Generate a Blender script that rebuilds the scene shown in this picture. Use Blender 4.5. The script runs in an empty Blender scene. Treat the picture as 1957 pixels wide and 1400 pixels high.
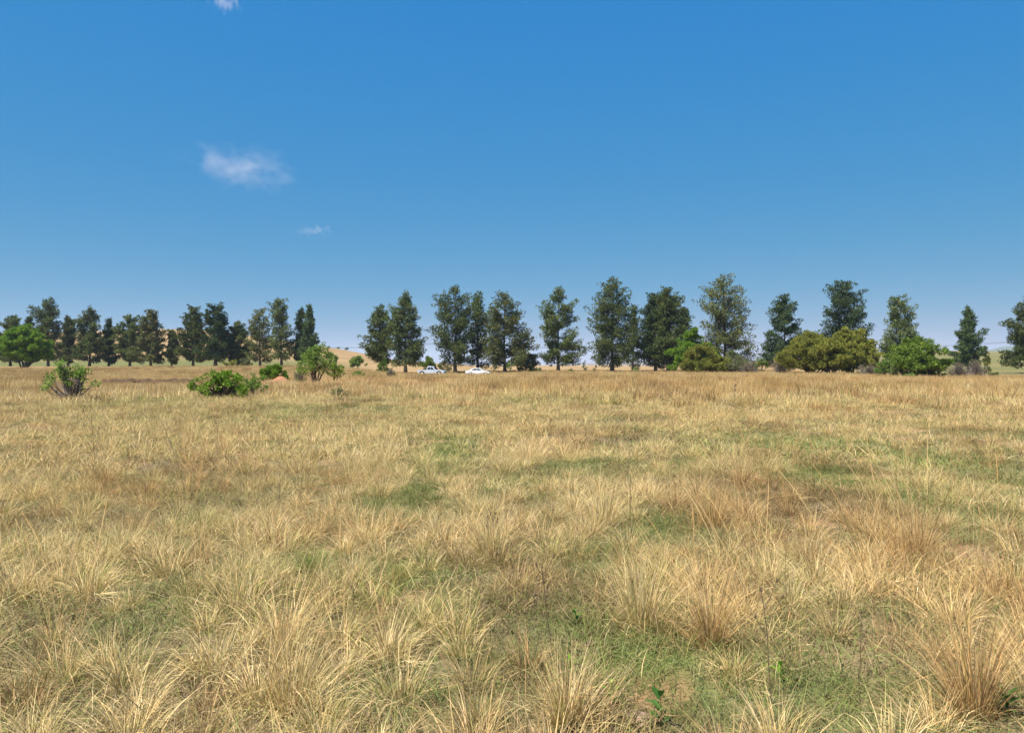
import bpy, bmesh, math, random
import numpy as np
from mathutils import Vector

# ---------------------------------------------------------------- camera, sky, sun, exposure
sc = bpy.context.scene
F, CX, HY, EYE = 1507.0, 978.5, 697.0, 1.6          # photo focal length / centre / horizon (pixels), eye height (m)
cam_d = bpy.data.cameras.new('camera'); cam = bpy.data.objects.new('camera', cam_d)
sc.collection.objects.link(cam); sc.camera = cam
cam_d.sensor_width = 36; cam_d.lens = 36 * F / 1957; cam_d.clip_start = .05; cam_d.clip_end = 30000
cam.location = (0, 0, EYE); cam.rotation_euler = (math.radians(90) - math.atan(3 / F), 0, 0)

SUN_EL, SUN_AZ = math.radians(60), math.radians(-128)     # azimuth clockwise from +Y: behind the camera to the left
w = bpy.data.worlds.new('World'); sc.world = w; w.use_nodes = True
nt = w.node_tree; nt.nodes.clear()
sky = nt.nodes.new('ShaderNodeTexSky'); sky.sky_type = 'NISHITA'; sky.sun_disc = False
sky.sun_elevation = SUN_EL; sky.sun_rotation = SUN_AZ
sky.altitude = 2500; sky.air_density = .8; sky.dust_density = .1; sky.ozone_density = 4.0
# the photograph's film response for sky colours: one power curve per channel, the same over the whole sky
sep = nt.nodes.new('ShaderNodeSeparateColor'); com = nt.nodes.new('ShaderNodeCombineColor'); nt.links.new(sky.outputs[0], sep.inputs[0])
for i, (k, g) in enumerate(((.166, 1.47), (1.07, .355), (3.05, -.01))):
    pw = nt.nodes.new('ShaderNodeMath'); pw.operation = 'POWER'; pw.inputs[1].default_value = g
    ml = nt.nodes.new('ShaderNodeMath'); ml.operation = 'MULTIPLY'; ml.inputs[1].default_value = k
    nt.links.new(sep.outputs[i], pw.inputs[0]); nt.links.new(pw.outputs[0], ml.inputs[0]); nt.links.new(ml.outputs[0], com.inputs[i])
bg = nt.nodes.new('ShaderNodeBackground'); bg.inputs['Strength'].default_value = .1
ow = nt.nodes.new('ShaderNodeOutputWorld')
nt.links.new(com.outputs[0], bg.inputs[0]); nt.links.new(bg.outputs[0], ow.inputs[0])
sd = bpy.data.lights.new('sun', 'SUN'); sd.energy = 5.0; sd.angle = math.radians(.53); sd.color = (1, .955, .89)
sun = bpy.data.objects.new('sun', sd); sc.collection.objects.link(sun)
dv = Vector((math.sin(SUN_AZ) * math.cos(SUN_EL), math.cos(SUN_AZ) * math.cos(SUN_EL), math.sin(SUN_EL)))
sun.rotation_euler = dv.to_track_quat('Z', 'Y').to_euler(); sun.location = dv * 60
sc.view_settings.view_transform = 'Standard'; sc.view_settings.look = 'None'
sc.view_settings.exposure = 0.98; sc.view_settings.gamma = 1; sc.view_settings.use_curve_mapping = False
sc.render.engine = 'CYCLES'; cy = sc.cycles
cy.use_denoising = True; cy.max_bounces = 6; cy.diffuse_bounces = 3; cy.glossy_bounces = 2; cy.transmission_bounces = 4
cy.transparent_max_bounces = 8; cy.volume_bounces = 2; cy.caustics_reflective = False; cy.caustics_refractive = False
cy.sample_clamp_indirect = 4
cy.pixel_filter_type = 'BLACKMAN_HARRIS'

COL = sc.collection
R = np.random.default_rng(11)

# ---------------------------------------------------------------- helpers
def smooth(a, b, x):
    t = np.clip((x - a) / (b - a), 0, 1); return t * t * (3 - 2 * t)

def _h(ix, iy, s):
    n = (ix.astype(np.int64) * 374761393 + iy.astype(np.int64) * 668265263 + s * 974634777) & 0x7fffffff
    n = ((n ^ (n >> 13)) * 1274126177) & 0x7fffffff
    return ((n ^ (n >> 16)) & 0xffff) / 65535.0

def vnoise(x, y, s=0):
    ix, iy = np.floor(x), np.floor(y); fx, fy = x - ix, y - iy
    fx, fy = fx * fx * (3 - 2 * fx), fy * fy * (3 - 2 * fy)
    a, b = _h(ix, iy, s), _h(ix + 1, iy, s); c, d = _h(ix, iy + 1, s), _h(ix + 1, iy + 1, s)
    return (a * (1 - fx) + b * fx) * (1 - fy) + (c * (1 - fx) + d * fx) * fy

def fbm(x, y, s=0, o=3):
    v = 0; a = .5; t = 0
    for k in range(o):
        v = v + a * vnoise(x * 2 ** k, y * 2 ** k, s + k * 7); t += a; a *= .5
    return v / t

def PX(X, Y): return CX + F * X / np.maximum(Y, .5)

SKY_L = ([-900, 0, 150, 300, 400, 500, 600, 650, 700, 750, 830, 900], [650, 641, 636, 631, 634, 646, 661, 668, 677, 687, 694, 697])
SKY_R = ([1100, 1400, 1500, 1600, 1800, 1900, 2600], [697, 694, 686, 680, 671.5, 672.5, 680])
def terrain(X, Y):
    X = np.asarray(X, float); Y = np.asarray(Y, float)
    p = np.where(Y > 15, PX(X, Y), CX)
    wl = smooth(800, 560, p) * smooth(100, 210, Y) * 1.2
    zl = EYE + (HY - np.interp(p, *SKY_L)) * 700 / F
    z = wl + smooth(240, 700, Y) * (np.maximum(zl, 0) - wl) * (p < 900)
    zr = EYE + (HY - np.interp(p, *SKY_R)) * 900 / F
    z = z + smooth(170, 900, Y) * zr * smooth(1250, 1420, p)
    dip = smooth(85, 143, Y) * (1 - smooth(154, 162, Y)) * (.08 + .5 * np.exp(-((p - 865) / 95) ** 2))
    z = z - dip - .25 * smooth(60, 95, Y) * (1 - smooth(110, 150, Y)) * smooth(1550, 1750, p)
    z = z + (fbm(X * .25, Y * .25, 3) - .5) * .22 * (1 - smooth(30, 90, Y))
    z = z + (fbm(X * 1.3, Y * 1.3, 9) - .5) * .10 * (1 - smooth(15, 35, Y))
    r2 = np.sqrt(X * X + Y * Y)
    return z * smooth(0, 3, r2)

def tz(X, Y): return float(terrain(np.array([X]), np.array([Y]))[0])
def at(px, D): return (px - CX) / F * D
def zpx(y, D): return EYE + (HY - y) * D / F
def gnd(px, py):
    D = EYE * F / max(py - HY, 6)
    for _ in range(6): D = (EYE - tz(at(px, D), D)) * F / max(py - HY, 6)
    return at(px, D), D

def mesh_np(name, V, Fc, mat=None, attrs=None, smooth_shade=False):
    V = np.asarray(V, np.float32); Fc = np.asarray(Fc, np.int32)
    me = bpy.data.meshes.new(name); k = Fc.shape[1]; n = len(Fc)
    me.vertices.add(len(V)); me.vertices.foreach_set('co', V.ravel())
    me.loops.add(n * k); me.loops.foreach_set('vertex_index', Fc.ravel())
    me.polygons.add(n); me.polygons.foreach_set('loop_start', np.arange(0, n * k, k, dtype=np.int32))
    if smooth_shade: me.polygons.foreach_set('use_smooth', np.ones(n, bool))
    for an, arr in (attrs or {}).items():
        arr = np.asarray(arr, np.float32)
        if arr.ndim == 1:
            a = me.attributes.new(an, 'FLOAT', 'POINT'); a.data.foreach_set('value', arr)
        else:
            a = me.attributes.new(an, 'FLOAT_VECTOR', 'POINT'); a.data.foreach_set('vector', arr.ravel())
    if mat: me.materials.append(mat)
    me.update(calc_edges=True); me.validate()
    return me

def link(name, me, parent=None, loc=None):
    o = bpy.data.objects.new(name, me); COL.objects.link(o)
    if parent: o.parent = parent
    if loc is not None: o.location = loc
    return o

def tag(o, label=None, cat=None, group=None, kind=None):
    for k, v in (('label', label), ('category', cat), ('group', group), ('kind', kind)):
        if v: o[k] = v
    return o

def thing(name, label, cat, loc, rz=0, group=None):
    o = bpy.data.objects.new(name, None); COL.objects.link(o); o.location = loc; o.rotation_euler = (0, 0, rz)
    o.empty_display_size = .3
    return tag(o, label, cat, group)

class Tubes:
    def __init__(s): s.V = []; s.Fq = []; s.n = 0
    def add(s, pts, radii, k=6):
        pts = np.asarray(pts, float); m = len(pts)
        tan = np.gradient(pts, axis=0); tan /= np.linalg.norm(tan, axis=1)[:, None] + 1e-9
        ref = np.array([0, 0, 1.]) if abs(tan[0][2]) < .8 else np.array([1., 0, 0])
        u = np.cross(tan, ref); u /= np.linalg.norm(u, axis=1)[:, None] + 1e-9
        v = np.cross(tan, u); a = np.arange(k) / k * 2 * np.pi
        r = np.broadcast_to(np.asarray(radii, float), (m,))
        ring = pts[:, None] + r[:, None, None] * (np.cos(a)[None, :, None] * u[:, None] + np.sin(a)[None, :, None] * v[:, None])
        s.V.append(ring.reshape(-1, 3))
        i = np.arange(m - 1)[:, None] * k; j = np.arange(k)[None]
        q = np.stack([i + j, i + (j + 1) % k, i + k + (j + 1) % k, i + k + j], -1).reshape(-1, 4)
        s.Fq.append(q + s.n); s.n += m * k
    def mesh(s, name, mat): return mesh_np(name, np.concatenate(s.V), np.concatenate(s.Fq), mat, smooth_shade=True)

def unit(v): return v / (np.linalg.norm(v, axis=-1, keepdims=True) + 1e-9)

def leaves(cen, out, ln, wd, rng, up=.3, quad=False):
    """leaf faces at cen; each points along out (jittered)"""
    n = len(cen)
    d = unit(out + rng.normal(0, .55, (n, 3)) + np.array([0, 0, up]))
    s = unit(np.cross(d, rng.normal(0, 1, (n, 3))))
    L = (ln * rng.uniform(.6, 1.35, n))[:, None]; W = (wd * rng.uniform(.6, 1.3, n))[:, None]
    rv = rng.uniform(0, 1, n)
    if quad:
        V = np.stack([cen, cen + d * L * .45 + s * W * .5, cen + d * L, cen + d * L * .45 - s * W * .5], 1)
        k = 4
    else:
        V = np.stack([cen + s * W * .5, cen - s * W * .5, cen + d * L], 1); k = 3
    Fc = np.arange(n * k).reshape(n, k)
    return V.reshape(-1, 3), Fc, np.repeat(rv, k)

# ---------------------------------------------------------------- materials
def newmat(name):
    m = bpy.data.materials.new(name); m.use_nodes = True; m.node_tree.nodes.clear(); return m, m.node_tree
def N(nt, t, **kw):
    n = nt.nodes.new(t)
    for k, v in kw.items(): setattr(n, k, v)
    return n
def mixc(nt, f, a, b, mode='MIX'):
    n = N(nt, 'ShaderNodeMix', data_type='RGBA', blend_type=mode, clamp_factor=True)
    for s, v in ((0, f), (6, a), (7, b)):
        if isinstance(v, bpy.types.NodeSocket): nt.links.new(v, n.inputs[s])
        elif s == 0: n.inputs[0].default_value = v
        else: n.inputs[s].default_value = (*v, 1) if len(v) == 3 else v
    return n.outputs[2]
def mth(nt, op, a, b=None, c=None, clamp=False):
    n = N(nt, 'ShaderNodeMath', operation=op, use_clamp=clamp)
    for i, v in enumerate((a, b, c)):
        if v is None: continue
        if isinstance(v, bpy.types.NodeSocket): nt.links.new(v, n.inputs[i])
        else: n.inputs[i].default_value = v
    return n.outputs[0]
def ramp(nt, f, stops, interp='LINEAR'):
    n = N(nt, 'ShaderNodeValToRGB'); cr = n.color_ramp; cr.interpolation = interp
    while len(cr.elements) < len(stops): cr.elements.new(.5)
    for e, (p, c) in zip(cr.elements, stops): e.position = p; e.color = (*c, 1)
    nt.links.new(f, n.inputs[0]); return n.outputs[0]
def noise(nt, scale, detail=4, rough=.6, vec=None):
    n = N(nt, 'ShaderNodeTexNoise'); n.inputs['Scale'].default_value = scale
    n.inputs['Detail'].default_value = detail; n.inputs['Roughness'].default_value = rough
    if vec: nt.links.new(vec, n.inputs['Vector'])
    return n.outputs['Fac']
def out_thin(nt, col, trans=.35, tcol=None):
    d = N(nt, 'ShaderNodeBsdfDiffuse'); t = N(nt, 'ShaderNodeBsdfTranslucent'); m = N(nt, 'ShaderNodeMixShader'); m.inputs[0].default_value = trans
    nt.links.new(col, d.inputs[0]); nt.links.new(tcol or col, t.inputs[0])
    nt.links.new(d.outputs[0], m.inputs[1]); nt.links.new(t.outputs[0], m.inputs[2])
    o = N(nt, 'ShaderNodeOutputMaterial'); nt.links.new(m.outputs[0], o.inputs[0])

def grass_mat(name, stops, green=((.085, .14, .03), (.31, .36, .09)), root=.35, gain=1.0, inst=True):
    m, nt = newmat(name)
    a = N(nt, 'ShaderNodeAttribute', attribute_name='bc'); sp = N(nt, 'ShaderNodeSeparateXYZ'); nt.links.new(a.outputs['Vector'], sp.inputs[0])
    rnd, t, r2 = sp.outputs
    g = N(nt, 'ShaderNodeAttribute', attribute_name='gy', attribute_type='INSTANCER' if inst else 'GEOMETRY')
    rd = N(nt, 'ShaderNodeAttribute', attribute_name='rd', attribute_type='INSTANCER' if inst else 'GEOMETRY')
    st = ramp(nt, rnd, stops)
    gc = mixc(nt, r2, green[0], green[1])
    gf = mth(nt, 'MULTIPLY', mth(nt, 'SUBTRACT', 1.0, t), root)
    gf = mth(nt, 'ADD', gf, g.outputs['Fac'])
    gf = mth(nt, 'ADD', gf, mth(nt, 'MULTIPLY', mth(nt, 'SUBTRACT', r2, .55), .9))
    gf = mth(nt, 'MULTIPLY', gf, 1.5, clamp=True)
    c = mixc(nt, gf, st, gc)
    c = mixc(nt, rd.outputs['Fac'], c, mixc(nt, 1.0, c, (.95, .72, .52), 'MULTIPLY'))
    wt = N(nt, 'ShaderNodeAttribute', attribute_name='wt', attribute_type='INSTANCER' if inst else 'GEOMETRY')
    c = mixc(nt, wt.outputs['Fac'], c, mixc(nt, 1.0, c, (.52, .44, .42), 'MULTIPLY'))
    if gain != 1: c = mixc(nt, 1.0, c, (gain,) * 3, 'MULTIPLY')
    out_thin(nt, c, .22); return m

STRAW = [(0, (.87, .65, .32)), (.22, (.73, .50, .22)), (.42, (.96, .755, .43)), (.58, (.50, .35, .15)), (.70, (.84, .62, .28)), (.84, (.26, .18, .09)), (.92, (.60, .48, .28)), (1, (.36, .28, .18))]
RUST = [(0, (.60, .39, .16)), (.3, (.50, .31, .13)), (.5, (.66, .49, .25)), (.7, (.36, .21, .10)), (.85, (.55, .36, .15)), (1, (.28, .19, .12))]
M_TUS = grass_mat('dry_grass_blades', STRAW)
M_RUST = grass_mat('russet_grass_blades', RUST, root=.1)
M_TURF = grass_mat('low_turf_blades', [(0, (.46, .34, .17)), (.3, (.24, .165, .085)), (.5, (.58, .45, .25)), (.72, (.15, .105, .06)), (1, (.34, .25, .14))], green=((.075, .12, .03), (.22, .27, .085)), root=.2)
M_TUS1 = grass_mat('tussock_blades', STRAW, inst=False)
M_RUST1 = grass_mat('russet_tussock_blades', RUST, root=.1, inst=False)

def leaf_mat(name, lo, hi, tip=None, trans=.3, objvar=.25):
    m, nt = newmat(name)
    a = N(nt, 'ShaderNodeAttribute', attribute_name='rv')
    oi = N(nt, 'ShaderNodeObjectInfo')
    st = [(0, lo), (.75, hi), (1, tip or hi)]
    c = ramp(nt, a.outputs['Fac'], st)
    tc = N(nt, 'ShaderNodeTexCoord')
    nz = noise(nt, .45, 2, .5, tc.outputs['Object'])
    c = mixc(nt, mth(nt, 'MULTIPLY', nz, .5), c, mixc(nt, 1, c, (1.35, 1.15, .75), 'MULTIPLY'))
    k = mth(nt, 'MULTIPLY_ADD', oi.outputs['Random'], objvar * 2, 1 - objvar)
    cc = N(nt, 'ShaderNodeCombineXYZ')
    for i in range(3): nt.links.new(k, cc.inputs[i])
    c = mixc(nt, 1, c, cc.outputs[0], 'MULTIPLY')
    out_thin(nt, c, trans); return m

M_CAS = leaf_mat('casuarina_foliage', (.044, .070, .028), (.112, .148, .050), (.19, .19, .070), .22)
M_CASB = leaf_mat('casuarina_foliage_brown', (.052, .070, .029), (.122, .142, .050), (.20, .18, .072), .2)
M_CASD = leaf_mat('conifer_foliage_dark', (.034, .060, .030), (.082, .120, .048), None, .18)
M_GRN = leaf_mat('bright_acacia_leaves', (.07, .15, .020), (.18, .32, .036), (.34, .46, .07), .38, .12)
M_GRN2 = leaf_mat('sapling_leaves', (.085, .16, .035), (.20, .31, .070), (.33, .42, .12), .38, .12)
M_MID = leaf_mat('thorn_tree_leaves', (.065, .12, .024), (.17, .26, .046), (.34, .42, .08), .32, .15)
M_OLV = leaf_mat('yellow_olive_leaves', (.09, .115, .026), (.24, .26, .055), (.48, .45, .11), .34, .12)
M_GRY = leaf_mat('grey_twig_leaves', (.12, .11, .075), (.19, .165, .115), None, .2, .12)
M_GYG = leaf_mat('grey_green_leaves', (.10, .12, .05), (.18, .20, .09), None, .3, .12)
M_DKG = leaf_mat('dark_shrub_leaves', (.035, .07, .022), (.075, .125, .035), None, .25, .15)

def bark_mat(name, a, b):
    m, nt = newmat(name); tc = N(nt, 'ShaderNodeTexCoord')
    mp = N(nt, 'ShaderNodeMapping'); mp.inputs['Scale'].default_value = (6, 6, 1.2); nt.links.new(tc.outputs['Object'], mp.inputs[0])
    nz = noise(nt, 2.5, 6, .7, mp.outputs[0]); c = mixc(nt, nz, a, b)
    p = N(nt, 'ShaderNodeBsdfPrincipled'); p.inputs['Roughness'].default_value = .9; p.inputs['Specular IOR Level'].default_value = .1; nt.links.new(c, p.inputs[0])
    bp = N(nt, 'ShaderNodeBump'); bp.inputs['Strength'].default_value = .6; bp.inputs['Distance'].default_value = .05
    nt.links.new(nz, bp.inputs['Height']); nt.links.new(bp.outputs[0], p.inputs['Normal'])
    o = N(nt, 'ShaderNodeOutputMaterial'); nt.links.new(p.outputs[0], o.inputs[0]); return m
M_BARK = bark_mat('dark_bark', (.055, .045, .035), (.14, .115, .09))
M_TWIG = bark_mat('grey_twigs', (.13, .105, .085), (.26, .215, .18))
M_STALK = bark_mat('dark_dry_stalk', (.10, .07, .045), (.20, .14, .09))
M_POLE = bark_mat('creosoted_wood', (.09, .07, .055), (.18, .15, .12))

def simple(name, col, rough=.5, metal=0, coat=0, nz=None):
    m, nt = newmat(name); p = N(nt, 'ShaderNodeBsdfPrincipled')
    p.inputs['Base Color'].default_value = (*col, 1); p.inputs['Roughness'].default_value = rough; p.inputs['Metallic'].default_value = metal
    p.inputs['Coat Weight'].default_value = coat
    if rough > .8: p.inputs['Specular IOR Level'].default_value = .05
    if nz:
        tc = N(nt, 'ShaderNodeTexCoord'); f = noise(nt, nz[0], 5, .65, tc.outputs['Object'])
        c = mixc(nt, f, col, nz[1]); nt.links.new(c, p.inputs[0])
        bp = N(nt, 'ShaderNodeBump'); bp.inputs['Strength'].default_value = nz[2]; bp.inputs['Distance'].default_value = .05
        nt.links.new(f, bp.inputs['Height']); nt.links.new(bp.outputs[0], p.inputs['Normal'])
    o = N(nt, 'ShaderNodeOutputMaterial'); nt.links.new(p.outputs[0], o.inputs[0]); return m

# ground: colour of the bare surface by place (green flush, red soil) + fine litter noise
def ground_mat():
    m, nt = newmat('veld_ground')
    g = N(nt, 'ShaderNodeAttribute', attribute_name='green'); r = N(nt, 'ShaderNodeAttribute', attribute_name='soil'); f = N(nt, 'ShaderNodeAttribute', attribute_name='far')
    geo = N(nt, 'ShaderNodeNewGeometry'); pos = geo.outputs['Position']
    n1 = noise(nt, 9, 8, .75, pos); n2 = noise(nt, .6, 5, .6, pos); n3 = noise(nt, .03, 6, .62, pos); n4 = noise(nt, 60, 4, .8, pos)
    litter = ramp(nt, n1, [(0, (.045, .032, .022)), (.42, (.09, .064, .04)), (.6, (.18, .13, .075)), (1, (.32, .25, .15))])
    litter = mixc(nt, mth(nt, 'MULTIPLY', n4, .5), litter, (.42, .32, .2))
    green = ramp(nt, n1, [(.2, (.07, .095, .03)), (.6, (.17, .19, .065)), (1, (.3, .28, .13))])
    soil = ramp(nt, n1, [(.2, (.28, .13, .065)), (.6, (.46, .23, .115)), (1, (.55, .32, .18))])
    fst = ramp(nt, n3, [(.3, (.22, .145, .070)), (.5, (.30, .20, .098)), (.62, (.35, .24, .12)), (.75, (.18, .145, .065))])
    fst = mixc(nt, mth(nt, 'MULTIPLY', n2, .5), fst, (.24, .155, .075))
    fgr = mixc(nt, n3, (.08, .105, .035), (.15, .145, .06))
    near = mixc(nt, g.outputs['Fac'], litter, green); farc = mixc(nt, g.outputs['Fac'], fst, fgr)
    c = mixc(nt, f.outputs['Fac'], near, farc); c = mixc(nt, r.outputs['Fac'], c, soil)
    p = N(nt, 'ShaderNodeBsdfDiffuse'); nt.links.new(c, p.inputs[0])
    bp = N(nt, 'ShaderNodeBump'); bp.inputs['Strength'].default_value = .7; bp.inputs['Distance'].default_value = .03
    nt.links.new(n1, bp.inputs['Height']); nt.links.new(bp.outputs[0], p.inputs['Normal'])
    o = N(nt, 'ShaderNodeOutputMaterial'); nt.links.new(p.outputs[0], o.inputs[0]); return m

# ---------------------------------------------------------------- where the veld is green, tall, bare
# (photo x, photo y, half width, half height, weight) turned into ground ellipses once
def gpatch(lst):
    o = []
    for px, py, rx, ry, wt in lst:
        X, Y = gnd(px, py); Y0 = gnd(px, py - ry)[1]; Y1 = gnd(px, py + ry)[1]
        o.append((X, Y, rx / F * Y, max((Y0 - Y1) / 2, .2), wt))
    return o
def patchval(ps, X, Y):
    v = np.zeros_like(X)
    for x, y, rx, ry, wt in ps:
        d = ((X - x) / rx) ** 2 + ((Y - y) / ry) ** 2
        v = np.maximum(v, wt * np.exp(-d * 1.1)) if wt > 0 else v + wt * np.exp(-d)
    return v
GREEN = gpatch([(1270, 1015, 110, 35, 1), (1150, 1070, 120, 50, .8), (1230, 1270, 160, 60, .9), (860, 870, 60, 45, .9), (1110, 895, 120, 14, .8),
                (1500, 845, 190, 30, .75), (1750, 880, 170, 45, .85), (1560, 905, 120, 30, .8), (1780, 960, 110, 40, .8), (1330, 860, 90, 20, .6),
                (590, 1080, 70, 45, .8), (780, 1120, 120, 50, .7), (380, 1000, 90, 25, .5), (560, 790, 200, 18, .45), (250, 775, 90, 12, .6), (130, 1260, 110, 70, .6),
                (300, 1200, 160, 70, .45), (1590, 1330, 120, 60, .6), (1330, 1330, 100, 60, .7), (1030, 770, 110, 10, .5), (1880, 830, 90, 18, .5), (1100, 1180, 90, 60, .7), (850, 1340, 150, 60, .5)])
BARE = gpatch([(1220, 1365, 60, 35, .9), (1130, 1240, 60, 25, .7), (1940, 930, 50, 16, .9), (1680, 955, 40, 14, .5), (1060, 1340, 60, 30, .3), (1590, 1255, 70, 25, .5)])
TUFTS = gpatch([(1010, 875, 120, 35, 1), (1130, 960, 170, 60, 1), (1370, 980, 120, 60, .9), (800, 930, 90, 35, .9), (1280, 1130, 110, 70, .9), (600, 1000, 120, 60, .7),
                (420, 1300, 240, 120, .8), (150, 1080, 180, 80, .6), (1700, 1120, 200, 60, .6), (1400, 1180, 120, 70, .6), (930, 1050, 90, 35, .7)])
RUSTY = gpatch([(1850, 1150, 150, 260, 1), (1500, 1000, 120, 110, .7), (1440, 1180, 90, 120, .6), (300, 930, 190, 45, .6), (1650, 790, 240, 22, .6), (1350, 800, 120, 20, .5),
                (1900, 760, 160, 20, .6), (1250, 740, 400, 14, .6), (980, 800, 60, 25, .5), (1080, 870, 90, 20, .4), (1600, 735, 400, 9, .5)])
TALL = gpatch([(1900, 1180, 150, 260, 1), (1430, 1080, 80, 150, .6), (1600, 1000, 90, 70, .5), (1650, 1200, 110, 150, .45), (1350, 1230, 80, 90, .4), (1880, 900, 110, 60, .35),
               (330, 930, 160, 45, .35), (1900, 745, 60, 20, .6)])
def redsoil(X, Y):
    p = PX(X, Y); py = HY + EYE * F / np.maximum(Y, 1)
    band = np.exp(-((py - 735) / 5) ** 2) * smooth(480, 540, p) * (1 - smooth(800, 900, p))
    return np.clip(band * (.35 + .9 * fbm(X * .3, Y * .3, 5)) * 1.5, 0, 1) * (Y > 20)

# ---------------------------------------------------------------- ground sheet
def build_ground():
    ang = np.concatenate([np.arange(-50, 50, .4), np.arange(50, 310, 5)]); ang = np.radians(ang)
    rad = np.concatenate([np.arange(.5, 14, .28), 14 * 1.032 ** np.arange(0, 140)]); rad = rad[rad < 9500]; rad = np.append(rad, 9500)
    A, Rr = np.meshgrid(ang, rad); X = Rr * np.sin(A); Y = Rr * np.cos(A)
    Z = terrain(X, Y); n = len(ang); m = len(rad)
    V = np.stack([X, Y, Z], -1).reshape(-1, 3); V = np.vstack([V, [[0, 0, 0]]])
    i = np.arange(m - 1)[:, None] * n; j = np.arange(n)[None]
    q = np.stack([i + j, i + n + j, i + n + (j + 1) % n, i + (j + 1) % n], -1).reshape(-1, 4)[:, ::-1]
    X, Y = V[:, 0], V[:, 1]; p = np.where(Y > 5, PX(X, Y), CX)
    g = patchval(GREEN, X, Y) * (Y < 80) + .25 * smooth(.45, .7, fbm(X * .5, Y * .5, 21)) * (Y < 60)
    g = np.maximum(g, smooth(205, 225, Y) * (1 - smooth(290, 380, Y)) * smooth(720, 600, p) * .9)
    g = np.maximum(g, smooth(110, 150, Y) * (1 - smooth(500, 1100, Y)) * smooth(1500, 1700, p) * (.55 + .4 * fbm(X * .02, Y * .02, 8)))
    s = np.maximum(redsoil(X, Y), np.clip(patchval(BARE, X, Y) + .8 * smooth(.63, .72, fbm(X * 1.3, Y * 1.0, 404)) * (np.hypot(X, Y) < 34), 0, 1) * .55)
    far = smooth(30, 70, Y)
    me = mesh_np('ground', V, q, ground_mat(), {'green': np.clip(g, 0, 1), 'soil': s, 'far': far}, True)
    bm = bmesh.new(); bm.from_mesh(me); bm.verts.ensure_lookup_table()
    c = bm.verts[-1]
    for jj in range(n): bm.faces.new((c, bm.verts[(jj + 1) % n], bm.verts[jj]))
    bmesh.ops.recalc_face_normals(bm, faces=bm.faces); bm.to_mesh(me); bm.free()
    if me.polygons[0].normal.z < 0: me.flip_normals()
    tag(link('ground', me), kind='structure')
build_ground()

# road behind the grass
xs = np.linspace(-160, 190, 90); V = []
for x in xs:
    for y in (145.5, 147.2, 150.3, 152): V.append((x, y, tz(x, y) + (.05 if y in (147.2, 150.3) else .03)))
q = [(i * 4 + k, i * 4 + 4 + k, i * 4 + 5 + k, i * 4 + 1 + k) for i in range(len(xs) - 1) for k in range(3)]
tag(link('road', mesh_np('road', V, [f[::-1] for f in q], simple('worn_asphalt', (.09, .085, .08), .85, nz=(3, (.16, .14, .12), .3)))), kind='structure')

# far hills
def ridge(name, x0, x1, D, prof, col, depth):
    n = 60; u = np.linspace(x0, x1, n); h = np.interp(u, *prof); rows = []
    for k, (dd, f) in enumerate(((-1, 0), (-.55, .45), (-.2, .85), (0, 1), (.3, .8), (1, 0))):
        Y = D + dd * depth; X = (u - CX) / F * D
        Z = (EYE + (HY - h) * D / F) * f * (1 + .05 * (fbm(u * .05, np.full(n, k * 1.), 4) - .5)) - (2 if f == 0 else 0)
        rows.append(np.stack([X, np.full(n, Y), Z], -1))
    V = np.concatenate(rows); q = [(a * n + i, a * n + i + 1, a * n + n + i + 1, a * n + n + i) for a in range(5) for i in range(n - 1)]
    tag(link(name, mesh_np(name, V, q, simple(name + '_scrub', col, .95, nz=(.01, tuple(c * 1.5 for c in col), .2)), smooth_shade=True)), kind='structure')
ridge('far_ridge', 1040, 1420, 3400, ([1040, 1120, 1180, 1240, 1300, 1360, 1420], [698, 694, 692, 690, 692, 690, 694]), (.15, .12, .09), 350)
ridge('distant_hill', 1830, 2200, 4200, ([1830, 1860, 1890, 1915, 1940, 1957, 2000, 2080, 2200], [682, 673.5, 668, 662.5, 661, 662, 668, 672, 690]), (.07, .08, .05), 500)

# ---------------------------------------------------------------- clouds: thin drifting vapour
def cloud(label, px, py, wpx, hpx, D, dens, seed, tilt=0):
    X = at(px, D); Z = zpx(py, D); sx, sz = wpx / F * D / 2, hpx / F * D / 2; sy = sx * .5
    me = bpy.data.meshes.new('cloud'); bm = bmesh.new()
    bmesh.ops.create_icosphere(bm, subdivisions=3, radius=1); bm.to_mesh(me); bm.free()
    m, nt = newmat('cloud_vapour'); tc = N(nt, 'ShaderNodeTexCoord'); P = tc.outputs['Object']
    ln = N(nt, 'ShaderNodeVectorMath', operation='LENGTH'); nt.links.new(P, ln.inputs[0])
    mp = N(nt, 'ShaderNodeMapping'); mp.inputs['Location'].default_value = (seed, seed * 2, 0); mp.inputs['Scale'].default_value = (3.2, 1.4, 1.5); mp.inputs['Rotation'].default_value = (0, .5, 0)
    nt.links.new(P, mp.inputs[0])
    nz = noise(nt, 1.0, 5, .58, mp.outputs[0])
    fall = mth(nt, 'SUBTRACT', 1, mth(nt, 'POWER', ln.outputs['Value'], 1.5), clamp=True)
    d = mth(nt, 'SUBTRACT', nz, mth(nt, 'MULTIPLY_ADD', fall, -.22, .60))
    d = mth(nt, 'MULTIPLY', mth(nt, 'MULTIPLY', d, 4.5, clamp=True), fall)
    d = mth(nt, 'MULTIPLY', d, dens / sy)
    v = N(nt, 'ShaderNodeVolumePrincipled'); v.inputs['Color'].default_value = (1, .94, .96, 1); v.inputs['Anisotropy'].default_value = 0
    nt.links.new(d, v.inputs['Density'])
    o = N(nt, 'ShaderNodeOutputMaterial'); nt.links.new(v.outputs[0], o.inputs['Volume']); me.materials.append(m)
    ob = link('cloud', me, loc=(X, D, Z)); ob.scale = (sx, sy, sz); ob.rotation_euler = (0, tilt, 0)
    ob['kind'] = 'structure'; ob['label'] = label
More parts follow.
